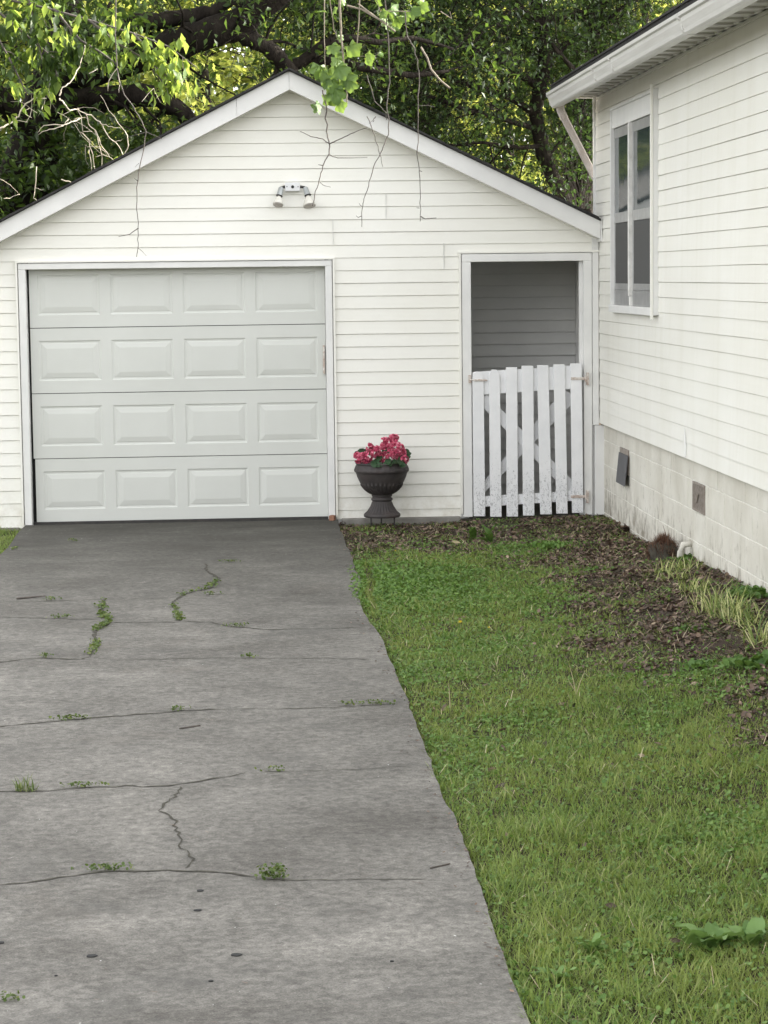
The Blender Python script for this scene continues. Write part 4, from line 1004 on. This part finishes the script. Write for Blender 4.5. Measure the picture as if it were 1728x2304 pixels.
# T1: old tree at left with the thick dark limb crossing to the middle
random.seed(21)
t1y = 4.2
tr = empty('old_tree', (-2.6, t1y, 0), 'old dark tree behind the garage left side with thick limb arching over the roof peak', 'tree')
b = MB(); tips = []
trunk = [Vector((-2.75, t1y, -.1)), Vector((-2.6, t1y, 1.2))]+PX([(40, 470), (75, 330), (120, 200), (150, 60), (140, -120), (120, -500), (150, -1000)], t1y)
rough_tube(b, trunk, [.36, .30, .27, .24, .22, .19, .17, .14, .08])
b.build('trunk', M['bark'], tr, smooth=True)
limbs = [([(130, 170), (250, 150), (340, 120), (430, 88), (520, 58), (590, 18), (660, -40), (760, -160)], [4.2, 4.1, 4, 3.9, 3.8, 3.7, 3.6, 3.4], [.17, .16, .155, .165, .15, .12, .11, .07]),
         ([(480, 68), (545, 78), (590, 100), (625, 125), (652, 158), (670, 230)], [3.8, 3.8, 3.9, 4, 4.1, 4.2], [.12, .085, .08, .085, .08, .05]),
         ([(655, 150), (690, 128), (735, 95), (790, 85), (850, 95), (930, 85), (1020, 110)], [4.1, 4.1, 4.0, 4.0, 4.1, 4.3, 4.5], [.05, .048, .04, .034, .03, .024, .014]),
         ([(662, 148), (700, 132), (760, 140), (850, 158), (930, 170), (1010, 160)], [4.2, 4.2, 4.2, 4.3, 4.4, 4.5], [.05, .045, .045, .036, .03, .015]),
         ([(140, 120), (230, 60), (310, 50), (400, 42), (480, 30), (560, -30)], [4.2, 4.1, 4, 4, 4, 4], [.10, .09, .085, .08, .07, .05]),
         ([(100, 250), (190, 225), (280, 220), (350, 215), (400, 245), (440, 300)], [4.2, 4.0, 3.9, 3.9, 4, 4.1], [.15, .13, .12, .11, .09, .07]),
         ([(90, 330), (50, 270), (10, 230), (-60, 180), (-160, 60)], [4.2, 4.0, 3.8, 3.6, 3.5], [.14, .12, .1, .08, .05]),
         ([(130, -200), (400, -500), (800, -800), (1100, -1000)], [4.2, 3.5, 3, 2.5], [.15, .12, .09, .05]),
         ([(130, -400), (-200, -700), (-700, -900)], [4.2, 4.5, 5], [.13, .1, .05])]
for pts, ys, rad in limbs:
    q = PX(pts, ys); m2 = MB(); rough_tube(m2, q, rad); 
    limb_children(m2, q, min(rad[-2], .05), 6, 1.0, 2, tips, grav=-.03); m2.build('limb', M['bark'], tr, smooth=True)
leaves_on(tips, 5, .085, 'leaf', tr, sp=.11, frac=.55)
def fill_foliage(parent, boxes, mat, size, name='foliage'):
    """leaf clumps spread through real volumes of the crown, with gaps"""
    P = []; 
    for (cx, cy, cz, rx, ry, rz, n) in boxes:
        k = max(4, n//55); C = rng.normal(size=(k, 3)); C /= np.maximum(1, np.linalg.norm(C, axis=1)/1.25)[:, None]; C = C*np.array([rx, ry, rz])*.75+np.array([cx, cy, cz])
        idx = rng.integers(0, k, n); rr_ = rng.uniform(.12, .30, k)[idx]
        P.append(C[idx]+rng.normal(size=(n, 3))*rr_[:, None]*np.array([1, 1, .6])*.7)
    P = np.concatenate(P); n = len(P); print(name, n)
    MM = rotmats(rng.uniform(0, 6.28, n), rng.normal(.4, .5, n), rng.normal(0, .6, n))
    return scatter(name, leaf_v, leaf_f, P, MM, M[mat], parent, scale=size*rng.uniform(.6, 1.3, n))
fill_foliage(tr, [(-2.6, 3.4, 3.0, .9, .6, .7, 2600), (-2.2, 3.2, 4.4, 1.2, .8, .6, 2600), (-1.2, 4.0, 3.3, .8, .6, .5, 1500), (-.6, 6.4, 5.6, 2.2, 1.0, .6, 2500), ], 'leaf', .10)
fill_foliage(tr, [(-1, 4, 8, 4.5, 3.2, 1.2, 11000)], 'leaf', .21, 'shading_foliage')  # unseen upper canopy with oversized leaves, added to shade the foliage below

# near leafy branch at upper left (in front of the old tree), hanging from beyond the frame
random.seed(5)
nt_ = empty('young_tree', (-3.2, 1.6, 0), 'young tree with pointed yellow green leaves hanging in from the upper left', 'tree')
b = MB(); tk = [Vector((-3.3, 1.6, -.1)), Vector((-3.25, 1.6, 2)), Vector((-3.1, 1.6, 4)), Vector((-2.9, 1.5, 5.6)), Vector((-2.7, 1.5, 7))]
rough_tube(b, tk, [.10, .09, .075, .06, .03], 10); b.build('trunk', M['bark'], nt_, smooth=True)
m2 = MB(); tpa, tpb = [], []
for pts in ([(-120, -80), (20, 0), (110, 20), (200, 45), (300, 75), (380, 105), (440, 150)], [(-120, -60), (0, 30), (60, 80), (120, 130), (130, 180)], [(-60, -60), (60, -20), (80, 60), (95, 140)], [(200, 45), (260, 95), (320, 130), (370, 165), (400, 200)], [(-80, -30), (-20, 60), (20, 130), (60, 210), (110, 215)], [(300, 75), (330, 110), (345, 160), (375, 195)], [(120, 20), (180, 90), (230, 120), (270, 150)]):
    q = PX(pts, 1.3); m2.tube(q, [.014*(1-.8*i/len(q)) for i in range(len(q))], 5, cap=False)
    tp = tpa if pts[-1][0] > 300 else tpb
    limb_children(m2, q, .008, 7, .26, 0, tp, grav=-.18); tp.append(q)
m2.tube([tk[2], *PX([(-120, -70)], 1.3)], [.03, .015], 6)
m2.build('branch', M['twig'], nt_, smooth=True)
leaves_on(tpa, 6, .115, 'leaf_sunlit', nt_, sp=.04, droop=1.0); leaves_on(tpb, 5, .12, 'leaf', nt_, sp=.06, droop=1.0); leaves_on(tpb, 1, .12, 'leaf_sunlit', nt_, sp=.05, droop=1.0)
random.seed(8)
# bare dead twigs at left, sunlight put into their pale colour
dt = empty('dead_vine', (-2.4, 1.0, 2.3), 'tangle of sunlit pale bare twigs above the left garage roof', 'dead vine')
S11 = 480/1659
m2 = MB()
for pts, r_ in [([(-20,1005),(50,975),(120,935),(150,890),(200,805),(265,760),(360,765)], .013), ([(120,935),(215,950)], .005), ([(460,745),(475,700),(530,655),(570,610),(620,520),(650,420),(660,350)], .010),
    ([(455,765),(500,800),(540,860),(600,850),(680,890),(760,930),(800,970),(830,1050),(900,1105),(950,1190),(960,1210)], .010), ([(800,965),(870,985),(940,995)], .005), ([(900,1105),(950,1085)], .005),
    ([(625,925),(560,950),(490,970),(400,970),(320,990),(295,1030)], .009), ([(490,975),(420,1000),(340,1020),(300,1045)], .008), ([(530,930),(490,980)], .004), ([(600,845),(625,900),(645,1020),(720,1025)], .006),
    ([(970,1205),(1000,1130),(990,1050),(960,1000),(850,860),(780,740)], .007), ([(670,880),(690,960),(740,1020),(770,1120),(795,1200),(790,1300)], .007), ([(720,990),(760,1060),(800,1150),(860,1220),(890,1250)], .006),
    ([(690,1160),(705,1240),(710,1330)], .005), ([(640,1030),(690,1100),(720,1200),(740,1330)], .007), ([(835,710),(850,620),(900,540),(915,530),(930,640),(925,720)], .007), ([(750,1215),(800,1205),(860,1225)], .005),
    ([(290,1290),(270,1470),(265,1540),(290,1560)], .006), ([(270,1460),(340,1475)], .003), ([(480,1390),(565,1425)], .008), ([(0,1390),(80,1440),(150,1515)], .004), ([(30,1545),(100,1525),(155,1510)], .005), ([(1105,795),(1190,690),(1250,800)], .004), ([(690,575),(760,535)], .007)]:
    q = [onY(a*S11, c*S11, 1.0+.15*math.sin(a*.01)) for a, c in pts]
    q2 = []
    for i in range(len(q)-1): q2 += [q[i].lerp(q[i+1], j/3)+Vector((random.gauss(0, .004), random.gauss(0, .01), random.gauss(0, .004))) for j in range(3)]
    q2.append(q[-1]); m2.tube(q2, [r_*.68*(1-.6*i/len(q2)) for i in range(len(q2))], 5)
m2.build('stems', M['sunlit_twig'], dt, smooth=True); tp = []
m2 = MB(); limb_children(m2, PX([(30, 300), (100, 240), (170, 270), (200, 340)], 1.1), .004, 16, .35, 0, tp, grav=-.15); m2.build('small_twigs', M['sunlit_twig'], dt)
pt = []
for (a, c) in [(110,640),(250,690),(340,710),(55,900),(880,1230),(40,110),(420,260)]:
    q = onY(a*S11, c*S11, 1.0); pt.append([q, q+Vector((.08, 0, -.03))])
leaves_on(pt, 7, .10, 'leaf_sunlit', dt, name='leaves', sp=.04, droop=.9)

# T2: dark spreading tree, centre right; T3: vine covered tree at right
random.seed(33)
tr = empty('spreading_tree', (2.2, 7.0, 0), 'dark spreading tree behind the garage with many thin crossing branches', 'tree')
b = MB(); tips = []
trunk = [Vector((2.35, 7, -.1)), Vector((2.4, 7, 1.5))]+PX([(1290, 500), (1262, 440), (1225, 350), (1205, 250), (1230, 120), (1200, -60), (1150, -400), (1100, -900)], 7)
rough_tube(b, trunk, [.14, .12, .10, .09, .085, .08, .08, .08, .07, .04]); b.build('trunk', M['bark'], tr, smooth=True)
L = [([(1210, 260), (1150, 220), (1070, 195), (1000, 170), (905, 145), (800, 150), (720, 90)], 6.5, .075), ([(1215, 200), (1120, 130), (1010, 90), (930, 60), (850, 55), (760, 20)], 6.2, .07),
     ([(1205, 290), (1120, 265), (1030, 240), (960, 215), (880, 185), (820, 180)], 6.0, .055), ([(1225, 140), (1290, 90), (1350, 60), (1420, 0)], 7, .07), ([(1225, 330), (1160, 330), (1080, 320), (1000, 330), (930, 300)], 6.6, .045),
     ([(1400, 260), (1330, 200), (1250, 110), (1200, 40), (1150, -10)], 6.0, .06), ([(1205, 120), (1100, 40), (1040, -30), (900, -100)], 6.8, .08), ([(1215, 60), (1330, 20), (1460, -50)], 7, .06), ([(1230, 350), (1280, 300), (1310, 240), (1330, 160)], 7.2, .05),
     ([(1150, -400), (700, -600), (300, -700)], 7, .09), ([(1150, -400), (1500, -700), (1900, -800)], 7, .09)]
for pts, yv, r_ in L:
    q = PX(pts, [7-(7-yv)*min(1, i/2) for i in range(len(pts))]); r_ *= .62; m2 = MB(); rough_tube(m2, q, [r_*(1-.65*i/(len(q)-1)) for i in range(len(q))], 8)
    limb_children(m2, q, max(r_*.6, .024), 10, 1.2, 2, tips, grav=-.06, jit=.24); m2.build('limb', M['bark'], tr, smooth=True)
leaves_on(tips, 4, .07, 'leaf_shaded', tr, sp=.12, frac=.6)
fill_foliage(tr, [(2.0, 9.0, 3.7, 1.6, .6, .8, 1300), (2.2, 8.4, 5.2, 1.7, .9, .6, 2800), (.9, 8.4, 5.1, 1.4, .9, .7, 2300), (3.6, 7, 4.6, 1.2, 1, 1, 1800), (1, 6.8, 3.9, 1.0, .8, .35, 1200), ], 'leaf_shaded', .09)
fill_foliage(tr, [(3, 7.5, 8.2, 4, 3, 1.3, 13000)], 'leaf_shaded', .21, 'shading_foliage')  # second unseen canopy, leaves enlarged to block sun and sky from above
random.seed(44)
tr = empty('vine_clad_tree', (3.2, 9.0, 0), 'tree trunk wrapped in brown vines beside the corner of the house', 'tree')
b = MB(); tips = []
trunk = [Vector((2.98, 9, -.1)), Vector((3.0, 9, 1.5))]+PX([(1308, 470), (1300, 380), (1315, 290), (1325, 200), (1330, 60), (1340, -200)], 9)
rough_tube(b, trunk, [.20, .18, .17, .17, .15, .14, .12, .08]); b.build('trunk', M['bark'], tr, smooth=True)
m2 = MB()
for k in range(26):
    q0 = PX([(1300+random.gauss(0, 14), 470)], 8.8)[0]; q = wander(q0, (random.gauss(0, .15), 0, 1), 2.4, 9, .12); m2.tube(q, .009, 4, cap=False)
m2.build('vines', M['twig'], tr)
q = trunk[2:]; m2 = MB(); limb_children(m2, q, .05, 12, 1.1, 2, tips, grav=-.02); m2.build('limb', M['bark'], tr)
leaves_on(tips, 4, .085, 'leaf', tr, sp=.12, frac=.6)

# background trees beyond the yard, most with sunlight put into the leaf colour
print('background')
random.seed(55)
def bg_tree(name, x, y, h, mat, label, n=12000, size=.13, low=.6, wr=.33):
    t = empty(name, (x, y, 0), label, 'tree', 'sunlit trees behind the garage yard')
    b = MB(); rough_tube(b, [Vector((x, y, -.1)), Vector((x+.1, y, h*.4)), Vector((x, y, h*.9))], [.16, .12, .03], 8)
    tt = []; 
    limb_children(b, [Vector((x, y, h*k)) for k in (.15, .3, .5, .7, .9)], .05, 12, h*.28, 1, tt); b.build('trunk', M['bark'], t)
    cl_ = [(x+random.gauss(0, h*wr*.5), y+random.gauss(0, h*.18), low+(h-low)*random.random(), h*.16, h*.14, h*.10, n//14) for _ in range(14)]
    fill_foliage(t, cl_, mat, size, 'crown'); return t
bg_tree('background_tree', -2.6, 13, 8, 'leaf_far_sunlit', 'bright tree seen below the thick limb at left', 9000)
bg_tree('background_tree', -.6, 15, 8.5, 'leaf_far_sunlit', 'yellow green tree glowing just left of the roof peak', 9000)
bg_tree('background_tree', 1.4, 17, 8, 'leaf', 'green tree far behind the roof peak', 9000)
bg_tree('background_tree', 2.6, 14, 6.5, 'leaf_far_sunlit', 'yellow green tree behind the right roof slope', 9000)
bg_tree('background_tree', 4.2, 18, 8, 'leaf_far_sunlit', 'bright tree far behind the house corner', 10000)
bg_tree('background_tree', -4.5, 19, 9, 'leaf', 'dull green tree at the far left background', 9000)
bg_tree('background_tree', 7.5, 24, 10, 'leaf_far_sunlit', 'large pale tree behind the house', 8000, .18)
b = MB(); tips = []
t = empty('added_shade_tree', (8.5, 9.5, 0), 'unseen dense tree added behind the house to shade the other trees', 'tree')  # unseen tree, added to keep sun off the trees behind the garage
b = MB(); rough_tube(b, [Vector((8.5, 9.5, -.1)), Vector((8.4, 9.5, 3)), Vector((8.5, 9.4, 7))], [.35, .28, .1], 9); b.build('trunk', M['bark'], t)
fill_foliage(t, [(8.8, 8.5, 8.6, 2.4, 3.0, 2.0, 8000)], 'leaf_shaded', .21, 'crown')
# low dark shrubs just behind the garage that close the view under the crowns
t = empty('shrub', (-2.0, 7.6, 0), 'dark green shrub filling the gap behind the left roof slope', 'shrub')
b = MB(); rough_tube(b, [Vector((-2, 7.6, -.1)), Vector((-2.1, 7.6, 2)), Vector((-2.2, 7.5, 3.4))], [.08, .06, .02], 6); b.build('stem', M['bark'], t)
fill_foliage(t, [(-2.6, 7.6, 2.6, 1.0, .6, 1.1, 4000), (-1.3, 7.8, 3.3, .9, .6, .6, 2200)], 'leaf_shaded', .10)

# far-off wood as one mass
n = 60000; x = rng.uniform(-22, 40, n); y = 48+rng.normal(0, 3, n); top = 9+4*vnoise(x, y*0, 0, .22)+2*vnoise(x, y*0, 5, .9)
z = top*rng.random(n)**.8
MM = rotmats(rng.uniform(0, 6.28, n), rng.normal(.3, .6, n), rng.normal(0, .6, n))
tag(scatter('distant_wood', leaf_v, leaf_f, np.stack([x, y, z], 1), MM, M['leaf_far_sunlit'], scale=.6*rng.uniform(.6, 1.3, n)), 'hazy far wood beyond the garden trees', 'woodland', kind='stuff')

# tree left of the driveway, outside the frame but mirrored in the window
t = empty('side_tree', (-9, -6, 0), 'broad tree standing left of the driveway', 'tree')
b = MB(); rough_tube(b, [Vector((-9, -6, -.1)), Vector((-9, -6, 3)), Vector((-8.6, -6, 6))], [.3, .25, .1], 9); tt = []
limb_children(b, [Vector((-9, -6, 2)), Vector((-9, -6, 4)), Vector((-8.6, -6, 6))], .1, 9, 2.4, 1, tt); b.build('trunk', M['bark'], t)
fill_foliage(t, [(-9, -5, 5.5, 2.6, 4, 2, 7000), (-9.5, 2, 4, 2, 3, 2.0, 4000)], 'leaf_shaded', .18)

# ------------------------------------------------------------------ vines hanging in front of the garage
def lobed(k=5):
    v = [(0.02, 0, 0)]; m = 36
    for i in range(m):
        t = -math.pi+2*math.pi*i/m; r = .62*(1+.15*math.cos(k*t)+.05*math.cos(13*t))*(1-.5*math.exp(-((abs(t)-math.pi)/.45)**2)); v.append((.35+r*math.cos(t)*.9, r*math.sin(t), -.34*r*r*(1+.5*math.sin(t*2))+.05*math.sin(7*t)))
    return v, [(0, i+1, (i+1) % m+1) for i in range(m)]
vlv, vlf = lobed()
VY = -.75
def vine(name, label, stems, mat='vine_stem', loc=None):
    e = empty(name, stems[0][0][0], label, 'vine', 'vines hanging over the garage front')
    m2 = MB()
    for q, r_ in stems:
        fine = []
        for i in range(len(q)-1):
            for j in range(4): fine.append(q[i].lerp(q[i+1], j/4)+Vector((random.gauss(0, .003), random.gauss(0, .003), 0)))
        fine.append(q[-1]); m2.tube(fine, [r_*(1-.55*i/len(fine)) for i in range(len(fine))], 5)
    m2.build('stem', M[mat], e, smooth=True); return e
S1 = 864/1659; S2 = 700/1659
v1 = lambda pts: [onY(a*S1, c*S1, VY) for a, c in pts]
v2 = lambda pts: [onY(700+a*S2, c*S2, VY) for a, c in pts]
random.seed(2)
vine('hanging_vine', 'thin bare vine hanging before the left gable siding', [(v1([(500,-60),(500,150),(510,340),(540,410),(590,480),(632,570),(615,680),(595,780),(590,900),(598,985),(598,1050),(590,1110)]), .0055), (v1([(632,570),(560,590)]), .003), (v1([(632,570),(700,600)]), .003), (v1([(595,985),(560,1012),(512,1022)]), .004), (v1([(596,1070),(632,1105)]), .002), (v1([(598,705),(585,722)]), .002), (v1([(592,780),(580,770)]), .003)], 'twig')
vine('hanging_vine', 'bare branching vine hanging just right of the flood light', [(v2([(60,480),(80,560),(82,700),(100,770),(95,820),(60,890),(45,960),(20,1040),(5,1100)]), .0065), (v2([(100,770),(60,740),(0,728),(-60,700)]), .005), (v2([(105,765),(180,730),(240,700),(300,680)]), .005), (v2([(95,825),(140,842),(220,842),(300,840)]), .004), (v2([(60,882),(38,878)]), .004), (v2([(45,970),(70,990),(105,998)]), .003)], 'twig')
vine('hanging_vine', 'looping bare vine ending in a small hook, third from the left', [(v2([(390,-40),(405,120),(420,400),(400,560),(415,640),(412,720),(380,800),(340,870),(310,970),(285,1060),(272,1110),(270,1210)]), .0055), (v2([(300,400),(340,540),(400,600),(400,640)]), .004), (v2([(300,620),(330,700),(350,760),(370,840),(382,888)]), .004), (v2([(330,650),(345,620),(310,660)]), .003), (v2([(272,1150),(250,1160),(240,1150)]), .003), (v2([(270,1100),(255,1085)]), .003)], 'twig')
vine('hanging_vine', 'long straight bare vine with a short foot, rightmost before the gable', [(v2([(500,60),(515,200),(555,260),(575,380),(570,560),(570,700),(565,820),(578,920),(582,1050),(582,1180)]), .0055), (v2([(582,1155),(610,1167),(668,1162)]), .0045), (v2([(575,910),(592,915)]), .003), (v2([(575,565),(620,562),(660,570)]), .003), (v2([(578,1110),(562,1108)]), .003)], 'twig')
e = vine('leafy_vine', 'pale barked vine with large lobed leaves hanging before the roof peak', [(v2([(150,-80),(155,60),(160,180),(170,300),(185,400),(190,480),(190,560)]), .011), (v2([(70,-40),(72,200),(75,420)]), .005), (v2([(100,-40),(120,160),(150,230)]), .004), (v2([(165,250),(240,300),(330,300),(375,280)]), .003)])
def vleaf(parent, spots, mat='vine_leaf', dep=VY):
    P, MMs, SC = [], [], []
    for (x, y, s, ang) in spots:
        c0 = v2([(x, y)])[0]; c0 = c0+Vector((0, random.uniform(-.08, .08), 0))
        # blade hangs: local X points along 'ang' in the XZ plane, face turned to the road with a random tilt
        mt = Matrix.Rotation(-R(ang), 3, 'Y') @ Matrix.Rotation(R(90)+random.gauss(0, .65), 3, 'X')
        mt = Matrix.Rotation(random.gauss(0, .5), 3, 'Z') @ mt
        P.append(np.array(c0-mt @ Vector((.35, 0, 0))*s)); MMs.append(np.array(mt)); SC.append(s*1.15)
    return scatter('leaves', vlv, vlf, np.array(P), np.array(MMs), M[mat], parent, scale=np.array(SC))
random.seed(12)
spots = [(115,255,.08,-60),(215,265,.105,-50),(300,310,.095,-70),(370,285,.04,-20),(40,375,.10,-100),(100,390,.11,-70),(150,380,.11,-60),(190,420,.11,-60),(75,430,.10,-110),(60,60,.06,180),(140,330,.08,-80),(130,500,.12,-80),(100,520,.10,-60),(35,565,.085,-60),(160,200,.05,-90),(120,60,.05,-40),(160,290,.06,-100),(205,450,.09,-90),(110,450,.10,-90),(150,560,.09,-70),(60,400,.08,-100),(170,10,.05,-30)]
vleaf(e, spots)
e = vine('leafy_vine', 'bright leafy vine sprig at the top edge right of the roof peak', [(v2([(330,-40),(370,60),(400,120),(440,140)]), .004), (v2([(370,60),(470,60),(560,60),(610,40)]), .004)])
vleaf(e, [(380,75,.06,-60),(400,110,.08,-70),(440,50,.08,-30),(545,65,.085,-20),(590,45,.075,-30),(460,115,.08,-60),(440,140,.07,-90),(500,80,.07,-50),(350,10,.07,-40),(590,5,.06,-30),(480,100,.06,-90),(420,85,.07,-60)])
m2 = MB()
for (pts, r_) in [([(260,-30),(255,120),(245,240)], .005), ([(740,60),(750,100),(690,60)], .004), ([(250,20),(330,80),(400,130),(450,170)], .007), ([(585,250),(620,310),(640,370),(690,430),(740,470)], .008), ([(190,30),(270,50),(390,120)], .008)]:
    m2.tube(v2(pts), r_, 5)
tag(m2.build('loose_vines', M['vine_stem'], loc=v2([(255, 60)])[0]), 'loose pale vine stems crossing above the right roof slope', 'vine')
print('done')
